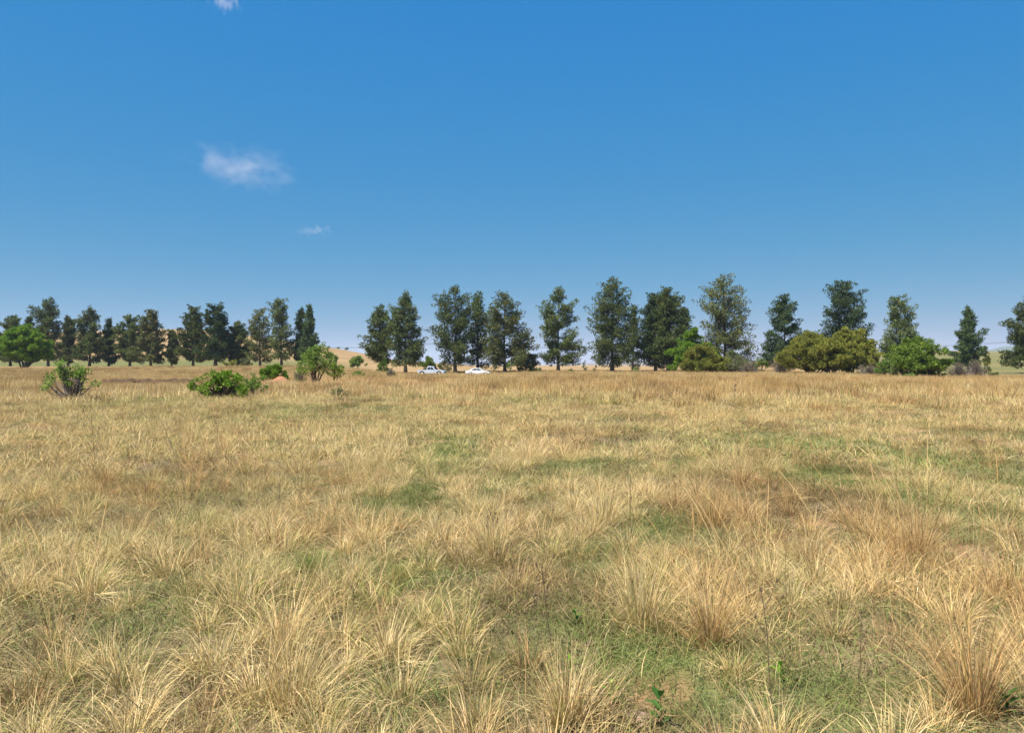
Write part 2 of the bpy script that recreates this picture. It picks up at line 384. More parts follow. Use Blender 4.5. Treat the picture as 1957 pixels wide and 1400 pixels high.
cloud('wispy pinkish cloud, the largest, in the left of the sky', 465, 322, 330, 110, 3000, .46, 3.1, math.radians(6))
cloud('small faint puff of cloud below the larger cloud', 605, 441, 90, 34, 3000, .3, 7.7)
cloud('scrap of thin cloud at the top edge of the sky', 430, 2, 90, 70, 3000, .5, 1.9)

# ---------------------------------------------------------------- grass
def blades(n, rng, root_r, ln, lean, curve, wd, segs=4, bias=(0, 0), mess=.25, shape=1.0, seed_head=0.0, low=2.3):
    az = rng.uniform(0, 2 * np.pi, n); rr = root_r * np.sqrt(rng.uniform(0, 1, n))
    root = np.stack([rr * np.cos(az), rr * np.sin(az), np.full(n, -.03)], -1)
    az = az + rng.normal(0, mess * 2, n)
    L = rng.uniform(*ln, n) ** shape; L = np.clip(L, ln[0] * .5, ln[1] * 1.2)
    th0 = rng.uniform(*lean, n) * (.45 + .55 * rr / max(root_r, 1e-6)); kap = rng.uniform(*curve, n)
    hd = np.stack([np.cos(az), np.sin(az)], -1) + np.array(bias)
    hn = np.linalg.norm(hd, axis=1); th0 = th0 * np.clip(hn, .5, 1.5); hd = hd / (hn[:, None] + 1e-6)
    t = np.linspace(0, 1, segs + 1)
    th = np.minimum(th0[:, None] + kap[:, None] * (t[None] ** 1.5), low + rng.normal(0, .09, n)[:, None])
    kink = (rng.uniform(0, 1, n) < .16) * rng.uniform(.5, 1.5, n); kt = rng.uniform(.35, .75, n)
    th = np.minimum(th + kink[:, None] * (t[None] > kt[:, None]), max(low, 1.5) + .4)
    dl = L[:, None] / segs
    sx = np.concatenate([np.zeros((n, 1)), np.cumsum(np.sin((th[:, 1:] + th[:, :-1]) / 2) * dl, 1)], 1)
    sz = np.concatenate([np.zeros((n, 1)), np.cumsum(np.cos((th[:, 1:] + th[:, :-1]) / 2) * dl, 1)], 1)
    side_w = rng.normal(0, .06, n)[:, None] * L[:, None] * t[None] ** 2
    perp = np.stack([-hd[:, 1], hd[:, 0]], -1)
    P = np.zeros((n, segs + 1, 3)); P[..., :2] = root[:, None, :2] + sx[..., None] * hd[:, None] + side_w[..., None] * perp[:, None]
    P[..., 2] = np.maximum(root[:, None, 2] + sz, (rng.uniform(.0, .035, n)[:, None] - .03 * (t[None] == 0)))
    fa = rng.uniform(0, np.pi, n); sv = np.stack([np.cos(fa), np.sin(fa), rng.normal(0, .35, n)], -1); sv = unit(sv)
    prof = np.maximum(1 - t ** 1.6, .12) * (.75 + .25 * np.minimum(t * 4, 1))
    if seed_head: prof = np.where(t > .8, seed_head * (1.0 - .7 * np.abs(t - .9) / .1), .45)
    wv = (wd * rng.uniform(.6, 1.4, n))[:, None] * prof[None]
    V = np.stack([P + sv[:, None] * wv[..., None] / 2, P - sv[:, None] * wv[..., None] / 2], 2)   # n, s+1, 2, 3
    k = (segs + 1) * 2; b = np.arange(n)[:, None] * k; j = np.arange(segs)[None] * 2
    q = np.stack([b + j, b + j + 1, b + j + 3, b + j + 2], -1).reshape(-1, 4)
    bc = np.zeros((n, segs + 1, 2, 3)); bc[..., 0] = rng.uniform(0, 1, n)[:, None, None]; bc[..., 1] = t[None, :, None]; bc[..., 2] = rng.uniform(0, 1, n)[:, None, None]
    return V.reshape(-1, 3), q, bc.reshape(-1, 3)

def join_parts(parts):
    V, Q, B = [], [], []; n = 0
    for v, q, b in parts: V.append(v); Q.append(q + n); B.append(b); n += len(v)
    return np.concatenate(V), np.concatenate(Q), np.concatenate(B)

def lib(name, meshes):
    c = bpy.data.collections.new(name)
    for i, me in enumerate(meshes): c.objects.link(bpy.data.objects.new('%s_%02d' % (name, i), me))
    return c

def scatter(name, P, rot, scl, idx, attrs, coll, label):
    me = bpy.data.meshes.new(name); me.vertices.add(len(P)); me.vertices.foreach_set('co', np.asarray(P, np.float32).ravel())
    def addv(n, a): x = me.attributes.new(n, 'FLOAT_VECTOR', 'POINT'); x.data.foreach_set('vector', np.asarray(a, np.float32).ravel())
    addv('rot', rot); addv('scl', scl)
    x = me.attributes.new('idx', 'INT', 'POINT'); x.data.foreach_set('value', np.asarray(idx, np.int32))
    for k, v in attrs.items(): x = me.attributes.new(k, 'FLOAT', 'POINT'); x.data.foreach_set('value', np.asarray(v, np.float32))
    o = link(name, me); tag(o, label, 'grass', kind='stuff')
    g = bpy.data.node_groups.new(name, 'GeometryNodeTree')
    g.interface.new_socket('Geometry', in_out='INPUT', socket_type='NodeSocketGeometry'); g.interface.new_socket('Geometry', in_out='OUTPUT', socket_type='NodeSocketGeometry')
    nn = g.nodes.new; gi, go = nn('NodeGroupInput'), nn('NodeGroupOutput')
    ci = nn('GeometryNodeCollectionInfo'); ci.inputs['Collection'].default_value = coll
    ci.inputs['Separate Children'].default_value = True; ci.inputs['Reset Children'].default_value = True
    ip = nn('GeometryNodeInstanceOnPoints'); ip.inputs['Pick Instance'].default_value = True
    def na(n, t): a = nn('GeometryNodeInputNamedAttribute'); a.data_type = t; a.inputs['Name'].default_value = n; return a.outputs['Attribute']
    er = nn('FunctionNodeEulerToRotation'); L = g.links.new
    L(gi.outputs[0], ip.inputs['Points']); L(ci.outputs[0], ip.inputs['Instance']); L(na('idx', 'INT'), ip.inputs['Instance Index'])
    L(na('rot', 'FLOAT_VECTOR'), er.inputs[0]); L(er.outputs[0], ip.inputs['Rotation']); L(na('scl', 'FLOAT_VECTOR'), ip.inputs['Scale']); L(ip.outputs[0], go.inputs[0])
    md = o.modifiers.new('scatter', 'NODES'); md.node_group = g
    return o

WB = (.12, 0)    # the wind leans the grass to the right
def tussock_mesh(nm, rng, n, mat, size=1.0, wd=.0042, segs=4, wide=.11):
    v = join_parts([blades(int(n * .45), rng, wide * size, (.20 * size, .42 * size), (.2, 1.25), (.3, 1.4), wd, segs, WB, mess=.38),
                    blades(int(n * .15), rng, wide * .7 * size, (.28 * size, .46 * size), (.05, .5), (.1, .9), wd * .7, segs, WB),
                    blades(int(n * .40), rng, wide * 1.5 * size, (.08 * size, .24 * size), (.3, 1.5), (.2, 1.2), wd * .9, max(2, segs - 2), WB, mess=.6)])
    return mesh_np(nm, v[0], v[1], mat, {'bc': v[2]})
def turf_mesh(nm, rng, n, wd, segs=3, rr=.26):
    v = join_parts([blades(int(n * .5), rng, rr, (.05, .13), (.1, .9), (.1, 1.0), wd, segs, mess=3, low=1.45),
                    blades(int(n * .5), rng, rr, (.06, .20), (.9, 1.4), (.0, .5), wd * .9, segs, mess=3, low=1.42)])
    return mesh_np(nm, v[0], v[1], M_TURF, {'bc': v[2]})
def tall_mesh(nm, rng, n, mat, wd=.004, segs=6):
    v = join_parts([blades(int(n * .5), rng, .10, (.7, 1.15), (.1, .5), (.0, .6), wd * 1.05, segs, (-.6, 0), seed_head=1.3),
                    blades(int(n * .5), rng, .12, (.3, .7), (.1, .8), (.2, 1.3), wd, segs, (-.2, 0), mess=.6)])
    return mesh_np(nm, v[0], v[1], mat, {'bc': v[2]})

rg = np.random.default_rng(5)
L_TUS0 = lib('near_tussock', [tussock_mesh('tussock', rg, 300, M_TUS, s, .0060, 5) for s in (.8, .9, 1, 1, 1.1, 1.3, .75, 1.05)])
L_TURF0 = lib('near_turf', [turf_mesh('turf', rg, 320, .0050) for _ in range(6)])
def mat_mesh(nm, rng, n, wd, segs, rr, h=1.0):
    v = join_parts([blades(int(n * .5), rng, rr, (.10 * h, .30 * h), (.2, 1.0), (.3, 1.6), wd, segs, WB, mess=3),
                    blades(int(n * .5), rng, rr, (.10 * h, .36 * h), (.7, 1.4), (-.2, .5), wd * .9, max(2, segs - 1), WB, mess=3, low=1.45)])
    return mesh_np(nm, v[0], v[1], M_TUS, {'bc': v[2]})
L_MAT0 = lib('near_mat', [mat_mesh('mat', rg, 150, .0052, 4, .30) for _ in range(6)])
L_MAT1 = lib('mid_mat', [mat_mesh('mat_mid', rg, 110, .011, 3, .42, 1.05) for _ in range(4)])
L_TALL0 = lib('near_tall', [tall_mesh('tall', rg, 40, M_RUST) for _ in range(6)])
L_RUS0 = lib('near_russet', [tussock_mesh('russet', rg, 250, M_RUST, s, .0052, 5) for s in (.8, 1, 1.15, .9)])
L_TUS1 = lib('mid_tussock', [tussock_mesh('tussock_mid', rg, 130, M_TUS, s, .010, 3, .14) for s in (.8, .9, 1, 1.1, .75, 1.0)])
L_TURF1 = lib('mid_turf', [turf_mesh('turf_mid', rg, 150, .012, 2, .42) for _ in range(5)])
L_RUS1 = lib('mid_russet', [tussock_mesh('russet_mid', rg, 90, M_RUST, s, .009, 3, .13) for s in (.85, 1, 1.15, .9)])
def far_mesh(nm, rng, n, mat, wd, h):
    v = join_parts([blades(int(n * .7), rng, .65, (h * .5, h), (.05, .5), (.1, .9), wd, 2, mess=2), blades(int(n * .3), rng, .65, (h * .9, h * 1.35), (.02, .3), (0, .5), wd * .6, 2, mess=2)])
    return mesh_np(nm, v[0], v[1], mat, {'bc': v[2]})
L_FAR = lib('far_grass', [far_mesh('far_grass', rg, 170, M_TUS, .026, h) for h in (.38, .45, .5, .42)])
L_FARR = lib('far_russet', [far_mesh('far_russet', rg, 170, M_RUST, .024, h) for h in (.5, .6, .45)])

def points(D0, D1, sp, rng, margin=.80, extra=2.0):
    """jittered grid over the wedge in front of the camera"""
    xm = D1 * margin + extra
    gx, gy = np.meshgrid(np.arange(-xm, xm, sp), np.arange(D0 * .55 - 2, D1 + sp, sp))
    X = gx.ravel() + rng.uniform(-.5, .5, gx.size) * sp; Y = gy.ravel() + rng.uniform(-.5, .5, gx.size) * sp
    rr = np.hypot(X, Y); k = (rr > D0) & (rr < D1) & (np.abs(X) < Y * margin + extra)
    return X[k], Y[k]

def tall_limit(X, Y):      # where the long grass ends (the road, the far side)
    p = np.where(Y > 5, PX(X, Y), CX)
    lim = np.interp(p, [0, 600, 760, 900, 1500, 1700, 1800, 1957], [188, 185, 146, 170, 165, 125, 96, 100])
    return (Y < lim) & ~((Y > 143.5) & (Y < 153))

def place(name, label, coll, nmesh, X, Y, rng, smin, smax, gy, rd, tilt=.12, hz=None, turn=1.6):
    n = len(X); Z = terrain(X, Y)
    s = rng.uniform(smin, smax, n); 
    if hz is not None: s = s * hz
    scl = np.stack([s, s, s * rng.uniform(.85, 1.15, n)], -1)
    dist = smooth(15, 60, np.hypot(X, Y)); wt = np.clip((.5 + .35 * dist) * smooth(.60 - .05 * dist, .70, fbm(X * .8, Y * (.45 - .2 * dist), 123)) + rng.normal(0, .12, n) + .9 * (rng.uniform(0, 1, n) < .04), 0, .9)
    # the libraries' lean is built in, so turn only part way round
    rot = np.stack([rng.normal(0, tilt, n), rng.normal(0, tilt, n), rng.uniform(-turn, turn, n) + np.where((rng.uniform(0, 1, n) < .3) & (turn > 1), rng.uniform(0, 6.28, n), 0)], -1)
    scatter(name, np.stack([X, Y, Z], -1), rot, scl, rng.integers(0, nmesh, n), {'gy': gy, 'rd': rd, 'wt': wt}, coll, label)

def fields(X, Y):
    g = patchval(GREEN, X, Y); tf = patchval(TUFTS, X, Y); rs = patchval(RUSTY, X, Y); tl = patchval(TALL, X, Y); br = patchval(BARE, X, Y) + .8 * smooth(.63, .72, fbm(X * 1.3, Y * 1.0, 404)) * (np.hypot(X, Y) < 34)
    return g, tf, rs, tl, br

def grass_zone(tagname, D0, D1, sp_t, sp_f, libs, seed, sc_=(.75, 1.15)):
    rng = np.random.default_rng(seed); LT, LF, LR, LM = libs
    X, Y = points(D0, D1, sp_t, rng); g, tf, rs, tl, br = fields(X, Y)
    mac = fbm(X * .55, Y * .55, 31); mic = fbm(X * 1.7, Y * 1.7, 47, 2)
    prob = np.clip(.12 + 1.2 * smooth(.40, .62, mac * .5 + mic * .5) + tf * .9 - g * 1.0 - br * 1.3, .03, 1)
    left = smooth(900, 500, PX(X, Y)); prob = np.clip(prob + left * .25 * (1 - g), 0, 1)
    prob = prob * (1 - .85 * redsoil(X, Y))
    if D1 > 40: prob = prob * (1 - smooth(38, D1, np.hypot(X, Y)))
    keep = (rng.uniform(0, 1, len(X)) < prob) & tall_limit(X, Y) & (np.hypot(X, Y) > 1.3)
    X, Y, g, tf, rs, mac = X[keep], Y[keep], g[keep], tf[keep], rs[keep], mac[keep]
    rn = fbm(X * .4, Y * .4, 77); isr = rng.uniform(0, 1, len(X)) < np.clip(rs * .55 + smooth(.52, .75, rn) * .35, 0, .65)
    gg = g * .30 - .12 + .32 * (fbm(X * .8, Y * .8, 91) - .5) + .06 * smooth(1200, 400, PX(X, Y)) + rng.normal(0, .07, len(X)) - .10 * tf
    hz = (.56 + .38 * np.clip(mac * 1.2, 0, 1) + .16 * tf) * (1 - .3 * g) * np.where((np.abs(X - at(285, 62)) < 6) & (Y > 44) & (Y < 65), .6, 1)
    rdv = np.clip(rs * .25 + rng.normal(.02, .1, len(X)), 0, 1)
    a = ~isr
    place(tagname, 'straw-coloured bunch grass covering the veld', LT[0], LT[1], X[a], Y[a], rng, *sc_, gg[a], rdv[a], hz=hz[a])
    a = isr
    place('russet_grass', 'russet dry grass mixed through the pale veld grass', LR[0], LR[1], X[a], Y[a], rng, *sc_, gg[a] * .6 - .12, rdv[a], hz=hz[a])
    X, Y = points(D0, D1, sp_t * .92, rng); g, tf, rs, tl, br = fields(X, Y); mk = fbm(X * .9, Y * .9, 333)
    k = (rng.uniform(0, 1, len(X)) < np.clip(.06 + 1.0 * smooth(.42, .64, mk) - g * .9 - br * .8, .02, 1)) & tall_limit(X, Y) & (np.hypot(X, Y) > 1.0)
    if D1 > 40: k &= rng.uniform(0, 1, len(X)) > smooth(38, D1, np.hypot(X, Y))
    X, Y, g, rs = X[k], Y[k], g[k], rs[k]
    place('matted_grass', 'tangled flattened straw between the tussocks', LM[0], LM[1], X, Y, rng, .6, 1.05, g * .3 - .02 + .45 * (fbm(X * .6, Y * .6, 19) - .48), np.clip(rs * .4 + rng.normal(.05, .12, len(X)), 0, 1), .12)
    X, Y = points(D0, D1, sp_f, rng); k = tall_limit(X, Y) & (np.hypot(X, Y) > .6); X, Y = X[k], Y[k]
    g, tf, rs, tl, br = fields(X, Y)
    k = rng.uniform(0, 1, len(X)) > br * .75; X, Y, g = X[k], Y[k], g[k]
    gg = .11 + .55 * g + .8 * (fbm(X * .7, Y * .7, 15) - .42) + rng.normal(0, .08, len(X))
    place('ground_turf', 'short green and straw turf between the grass tussocks', LF[0], LF[1], X, Y, rng, .8, 1.3, gg, np.clip(rng.normal(.1, .12, len(X)), 0, 1), .08)

grass_zone('dry_grass', 1.0, 13, .34, .24, ((L_TUS0, 8), (L_TURF0, 6), (L_RUS0, 4), (L_MAT0, 6)), 101)
grass_zone('dry_grass', 13, 58, .42, .42, ((L_TUS1, 6), (L_TURF1, 5), (L_RUS1, 4), (L_MAT1, 4)), 202, (.85, 1.3))

rng = np.random.default_rng(303)
X, Y = points(2.0, 26, .42, rng); g, tf, rs, tl, br = fields(X, Y)
k = rng.uniform(0, 1, len(X)) < np.clip(tl * 1.0 + .03, 0, .95); X, Y = X[k], Y[k]
k = np.hypot(X, Y) > 2.6; X, Y = X[k], Y[k]
place('tall_seeding_grass', 'tall russet seeding grass leaning over the tussocks', L_TALL0, 6, X, Y, rng, .7, 1.1, rng.normal(-.2, .08, len(X)), rng.uniform(0, .4, len(X)), .14, turn=.5)

X, Y = points(30, 190, .85, rng, .78, 3); k = tall_limit(X, Y) & (rng.uniform(0, 1, len(X)) < .08 + smooth(32, 60, np.hypot(X, Y))); X, Y = X[k], Y[k]
rd_s = redsoil(X, Y); k = rng.uniform(0, 1, len(X)) > rd_s * .8; X, Y = X[k], Y[k]
g, tf, rs, tl, br = fields(X, Y); m1 = fbm(X * .12, Y * .3, 61)
lowY = 1 - .28 * np.exp(-((PX(X, Y) - 865) / 90) ** 2) * smooth(110, 138, Y)
k = rng.uniform(0, 1, len(X)) < np.clip(.12 + rs * .3 + smooth(.45, .65, m1) * .35, 0, 1)
bankm = (np.abs(X - at(285, 62)) < 6) & (Y > 46) & (Y < 64.5); lowY = lowY * np.where(bankm, .6, 1)
gyv = .45 * (fbm(X * .3, Y * .5, 71) - .5) + .14 * smooth(.55, .7, m1) + .3 * g - .12
for kk, nm, lb, cl, nm_n in ((~k, 'dry_grass', 'straw-coloured grass thinning towards the tree line', L_FAR, 4), (k, 'russet_grass', 'russet standing grass in front of the tree line', L_FARR, 3)):
    place(nm, lb, cl, nm_n, X[kk], Y[kk], rng, .8, 1.25, gyv[kk], np.clip(rs[kk] * .35 + rng.normal(.08, .12, kk.sum()), 0, 1), .08, hz=(lowY * (.75 + .5 * m1))[kk])

# single tussocks that stand out
def tussock(px, py, wpx, hpx, label, russet=False, green=0.0, seed=0, lean=0.0, n=420):
    X, D = gnd(px, py); rng = np.random.default_rng(900 + seed)
    h = hpx / F * D * 1.0; rad = wpx / F * D / 2
    L = math.hypot(h, rad * .8); wd = .0040
    v = join_parts([blades(int(n * .5), rng, rad * .3, (L * .65, L * 1.05), (.1, .95), (.2, 1.2), wd, 6, (lean, 0), mess=.2),
                    blades(int(n * .3), rng, rad * .25, (h * .8, h * 1.25), (.0, .5), (.0, .7), wd, 6, (lean, 0), mess=.2),
                    blades(int(n * .2), rng, rad * .45, (L * .3, L * .6), (.6, 1.3), (.3, 1.2), wd, 4, mess=.5)])
    k = len(v[0])
    me = mesh_np('grass_tussock', v[0], v[1], M_RUST1 if russet else M_TUS1, {'bc': v[2], 'gy': np.full(k, green), 'rd': np.full(k, .15 if russet else .05)})
    o = link('grass_tussock', me, loc=(X, D, tz(X, D))); tag(o, label, 'grass tussock', 'grass tussocks standing out in the foreground')
tussock(1225, 1195, 250, 150, 'wide rounded straw tussock beside the bare patch, right of centre', seed=1, green=-.05)
tussock(1365, 1010, 120, 95, 'brown tussock with a dark base at the right end of the middle tussock belt', True, -.1, 2)
tussock(1755, 1065, 130, 90, 'russet tussock with a dark shadowed heart on the right', True, -.15, 3)
tussock(1150, 1010, 130, 95, 'pale upright straw tussock in the middle of the field', seed=4, green=-.15)
tussock(935, 1065, 110, 80, 'grey straw tussock holding two dark stalks', seed=5, green=.05)
tussock(1360, 1240, 130, 160, 'narrow orange-brown tussock next to the wide rounded one', True, -.1, 6)
tussock(590, 1105, 90, 70, 'fresh green tuft of grass in the left foreground', seed=7, green=.75)
tussock(380, 1010, 130, 45, 'low green-rooted tussock left of centre with arching blades', seed=8, green=.25)
tussock(560, 1360, 220, 190, 'big coarse pale tussock at the bottom left of the field', seed=9, green=-.1, lean=.5)
tussock(1080, 1385, 170, 150, 'thin pale tussock at the bottom edge near the centre', seed=10, green=-.05)
tussock(1860, 1370, 180, 260, 'tall red-brown tussock at the bottom right corner', True, -.2, 11, lean=-.4)
tussock(1010, 885, 150, 50, 'wide fluffy blond tussock in the middle distance', seed=12, green=-.25)

# ---------------------------------------------------------------- trees
def crown_puffs(puffs, rng, per, ln, wd, flat=.75, up=.3, quad=False, droop=0):
    C, O = [], []; rm = np.mean([p[1] for p in puffs]) + 1e-6
    for (c, r) in puffs:
        k = max(5, int(per * rng.uniform(.8, 1.2) * (r / rm) ** 1.6))
        d = unit(rng.normal(0, 1, (k, 3))); rad = r * rng.uniform(.25, 1, k) ** .55
        C.append(np.array(c) + d * rad[:, None] * np.array([1, 1, flat])); O.append(d)
    C = np.concatenate(C); O = np.concatenate(O)
    return leaves(C, O, ln, wd, rng, up, quad)

def casuarina(px, top, D, prof, label, mat=None, seed=0, t0=.095, nl=52, lean=0, fork=False, trunk_r=.30, per=44, name='casuarina_tree', puff=.062, clear=None):
    """prof: list of (height fraction, left px, right px) extents measured from the trunk"""
    rng = np.random.default_rng(4000 + seed); X = at(px, D); z0 = tz(X, D); H = zpx(top, D) - z0; s = D / F
    prof = np.array(prof, float); wf = 1.0; T, WL, WR = prof[:, 0], prof[:, 1] * s * wf, prof[:, 2] * s * wf
    root = thing(name, label, 'tree', (X, D, z0), 0, 'trees in the row beyond the field')
    tb = Tubes()
    tt = np.linspace(0, 1, 9); bend = rng.normal(0, .012 * H, (9, 2)); bend[0] = 0; bend = np.cumsum(bend, 0) * .6
    topx = (np.interp(.97, T, WR) - np.interp(.97, T, WL)) / 2
    tp = np.stack([bend[:, 0] * .5 + topx * tt ** 2, bend[:, 1], tt * H * .97], -1)
    tb.add(tp, trunk_r * (1 - tt * .93) * (1 + .5 * np.exp(-tt * 25)), 8)
    tp[0, 2] = -.3
    puffs = []
    nl = int(nl * .8)
    for i in range(nl):
        f = (i + rng.uniform(0, 1)) / nl
        ht = t0 + (1 - t0) * f ** .92                      # height fraction of the tip
        az = i * 2.39996 + rng.normal(0, .35)
        wx = np.interp(ht, T, WR) if math.cos(az) > 0 else np.interp(ht, T, WL)
        wy = (np.interp(ht, T, WR) + np.interp(ht, T, WL)) / 2
        reach = rng.uniform(.72, 1.0) if rng.uniform() < .7 else rng.uniform(.3, .7)
        ca = math.copysign(abs(math.cos(az)) ** .55, math.cos(az)); tip = np.array([ca * wx, math.sin(az) * wy]) * reach
        rl = np.hypot(*tip)
        rise = rl * rng.uniform(.45, 1.0) if ht > .35 else rl * rng.uniform(-.1, .55)
        hs_ = max(ht * H - rise, H * .08 if clear is None else H * clear)
        ax = np.array([np.interp(hs_ / H, tt, tp[:, 0]), np.interp(hs_ / H, tt, tp[:, 1])])
        p0 = np.array([ax[0], ax[1], hs_]); p1 = np.array([tip[0], tip[1], ht * H])
        mid = (p0 + p1) / 2 + np.array([0, 0, -.12 * rl * (1 if ht > .3 else -.6)]) + rng.normal(0, .04 * rl + .02, 3)
        u = np.linspace(0, 1, 5)[:, None]; path = (1 - u) ** 2 * p0 + 2 * u * (1 - u) * mid + u * u * p1
        tb.add(path, np.linspace(.018 + .018 * rl, .015, 5), 4)
        npf = 2 + int(rl / (puff * H) * 1.3)
        for k in range(npf):
            w_ = .35 + .65 * (k + rng.uniform(.3, 1)) / npf if rl > puff * H else rng.uniform(.4, 1)
            w_ = min(w_, 1); c = (1 - w_) ** 2 * p0 + 2 * w_ * (1 - w_) * mid + w_ * w_ * p1
            r = puff * H * rng.uniform(.45, 1.25) * min(1, .5 + (1 - ht) * 2.2)
            c = c + rng.normal(0, .35 * r, 3) * np.array([1, 1, .5]); puffs.append((c, r))
            if k >= npf - 2:
                o_ = unit(np.array([c[0], c[1], .6 * r + .3])); puffs.append((c + o_ * r * rng.uniform(.8, 1.15) + rng.normal(0, .25 * r, 3), r * rng.uniform(.35, .6)))
    for k in range(5): puffs.append((tp[-1] + np.array([rng.normal(0, .012 * H), rng.normal(0, .012 * H), -k * .03 * H + .012 * H]), puff * H * (.35 + .11 * k)))
    V, Fc, rv = crown_puffs(puffs, rng, per * (1.0), .42 * D / 155, .17 * D / 155, .62, .35)
    trunk = link('trunk', tb.mesh('trunk', M_BARK), root)
    link('crown', mesh_np('crown', V, Fc, mat or M_CAS, {'rv': rv}), root)
    return root

def P(*a): return [(a[i], a[i + 1], a[i + 2]) for i in range(0, len(a), 3)]
# left row, farther off
LD = 212
casuarina(20, 603, LD + 6, P(0, 2, 2, .15, 24, 22, .5, 24, 20, .8, 18, 18, 1, 8, 8), 'dark tree whose round top shows above the bright green tree at the left edge', seed=1, nl=44)
casuarina(55, 606, LD + 14, P(0, 2, 2, .2, 10, 10, .6, 9, 9, 1, 4, 4), 'slim tree squeezed between the green tree and the tall knobbly tree', seed=2, nl=26)
casuarina(92, 571, LD - 4, P(0, 3, 3, .12, 20, 20, .35, 24, 24, .6, 26, 22, .8, 28, 14, .93, 16, 12, 1, 8, 8), 'tallest knobbly tree rising behind the bright green tree', seed=3, nl=50, per=40)
casuarina(130, 605, LD + 8, P(0, 3, 3, .12, 20, 22, .4, 20, 22, .7, 10, 12, 1, 4, 4), 'olive pointed tree just right of the tall knobbly tree', M_CASB, seed=4, nl=42)
casuarina(171, 589, LD, P(0, 3, 3, .12, 24, 26, .4, 26, 28, .65, 24, 20, .85, 14, 14, 1, 6, 6), 'broad open tree, behind the sapling in the left foreground', seed=5, nl=50)
casuarina(208, 611, LD + 4, P(0, 2, 2, .12, 16, 18, .4, 12, 14, .65, 6, 7, 1, 2, 2), 'thin spire-topped tree between two broad trees on the left', M_CASD, seed=6, nl=40, per=34)
casuarina(248, 602, LD + 2, P(0, 3, 3, .12, 22, 24, .4, 26, 24, .7, 26, 18, .9, 20, 14, 1, 10, 10), 'flat-topped dark tree near the left of the far row', seed=7, nl=50)
casuarina(288, 592, LD - 4, P(0, 3, 3, .12, 26, 24, .35, 28, 26, .6, 20, 18, .85, 14, 12, 1, 7, 7), 'olive tree with a narrow rounded head right of the flat-topped one', M_CASB, seed=8, nl=50)
casuarina(328, 632, LD - 2, P(0, 2, 2, .15, 12, 14, .5, 12, 12, 1, 4, 4), 'smallest slender tree of the far left row, golden hill behind it', M_CASB, seed=9, nl=34, trunk_r=.18)
casuarina(369, 586, LD - 6, P(0, 3, 3, .12, 28, 26, .35, 30, 30, .6, 30, 26, .75, 18, 18, 1, 7, 7), 'tree with a stepped left side, fourth from the conifer pair', seed=10, nl=56)
casuarina(412, 581, LD - 9, P(0, 3, 3, .12, 26, 28, .4, 28, 30, .62, 22, 22, .8, 20, 16, 1, 10, 12), 'densest darkest tree in the middle of the left row', M_CASD, seed=11, nl=60, trunk_r=.4)
casuarina(454, 615, LD - 5, P(0, 3, 3, .15, 24, 24, .5, 28, 26, .8, 22, 20, 1, 8, 8), 'low round-headed green tree right of the densest one', seed=12, nl=50)
casuarina(497, 591, LD - 7, P(0, 3, 3, .15, 28, 28, .4, 24, 28, .7, 26, 22, .9, 18, 12, 1, 8, 8), 'thin-leaved tree with a rusty brown top', M_CASB, seed=13, nl=44, per=28)
casuarina(538, 570, LD - 10, P(0, 3, 3, .22, 20, 24, .5, 22, 20, .75, 20, 18, .92, 22, 10, 1, 14, 8), 'tall bare-stemmed tree left of the conifer pair', seed=14, nl=48, per=34)
casuarina(575, 590, LD - 8, P(0, 2, 2, .1, 14, 12, .4, 12, 9, .7, 7, 7, 1, 2, 3), 'left spire of the pair of pointed conifers', M_CASD, seed=15, nl=44, per=30, puff=.045, name='conifer_tree')
casuarina(592, 584, LD - 10, P(0, 2, 2, .1, 18, 22, .4, 14, 16, .7, 8, 8, .9, 2.5, 2.5, 1, 1, 1), 'right and taller spire of the pair of pointed conifers', M_CASD, seed=16, nl=54, per=34, puff=.048, name='conifer_tree')
# middle and right, nearer
MD = 160
casuarina(727, 584, MD + 6, P(0, 3, 3, .12, 14, 16, .25, 24, 20, .38, 44, 24, .5, 26, 26, .75, 20, 20, .92, 12, 12, 1, 9, 5), 'first tree of the centre row with a limb reaching left', seed=17, nl=54, t0=.14)
casuarina(775, 561, MD, P(0, 3, 3, .08, 24, 26, .3, 30, 38, .45, 30, 38, .6, 24, 28, .8, 26, 16, .92, 10, 12, 1, 6, 6), 'tall dense tree standing just left of the pickup truck', seed=18, nl=70, t0=.1)
casuarina(870, 547, MD, P(0, 3, 3, .1, 30, 24, .3, 42, 30, .5, 42, 30, .62, 44, 28, .75, 32, 32, .88, 34, 34, .95, 14, 12, 1, 6, 8), 'wide airy tree standing between the pickup truck and the white saloon', seed=19, nl=70, per=38)
casuarina(913, 560, MD + 4, P(0, 3, 3, .08, 18, 18, .3, 20, 22, .5, 18, 18, .75, 16, 18, .9, 10, 10, 1, 4, 4), 'narrow tree rising directly behind the white saloon', seed=20, nl=54, per=34)
casuarina(965, 561, MD - 2, P(0, 3, 3, .08, 20, 54, .18, 40, 64, .3, 44, 56, .45, 38, 54, .6, 32, 40, .78, 34, 42, .86, 34, 24, .95, 16, 12, 1, 6, 6), 'tree with stacked layered boughs right of the white saloon', M_CASB, seed=21, nl=72, per=46, puff=.07)
casuarina(1067, 550, MD, P(0, 3, 3, .08, 28, 30, .25, 32, 56, .4, 34, 40, .55, 40, 32, .7, 30, 28, .82, 24, 34, .9, 18, 16, 1, 12, 10), 'ragged tree standing alone with sky on both sides', seed=22, nl=62, per=46, puff=.058)
casuarina(1170, 532, MD - 2, P(0, 3, 3, .1, 44, 30, .25, 38, 42, .45, 40, 42, .6, 42, 38, .75, 32, 36, .85, 26, 28, .95, 16, 20, 1, 8, 10), 'tall full tree with a straight dark trunk near the centre of the row', seed=23, nl=80, per=46, trunk_r=.36)
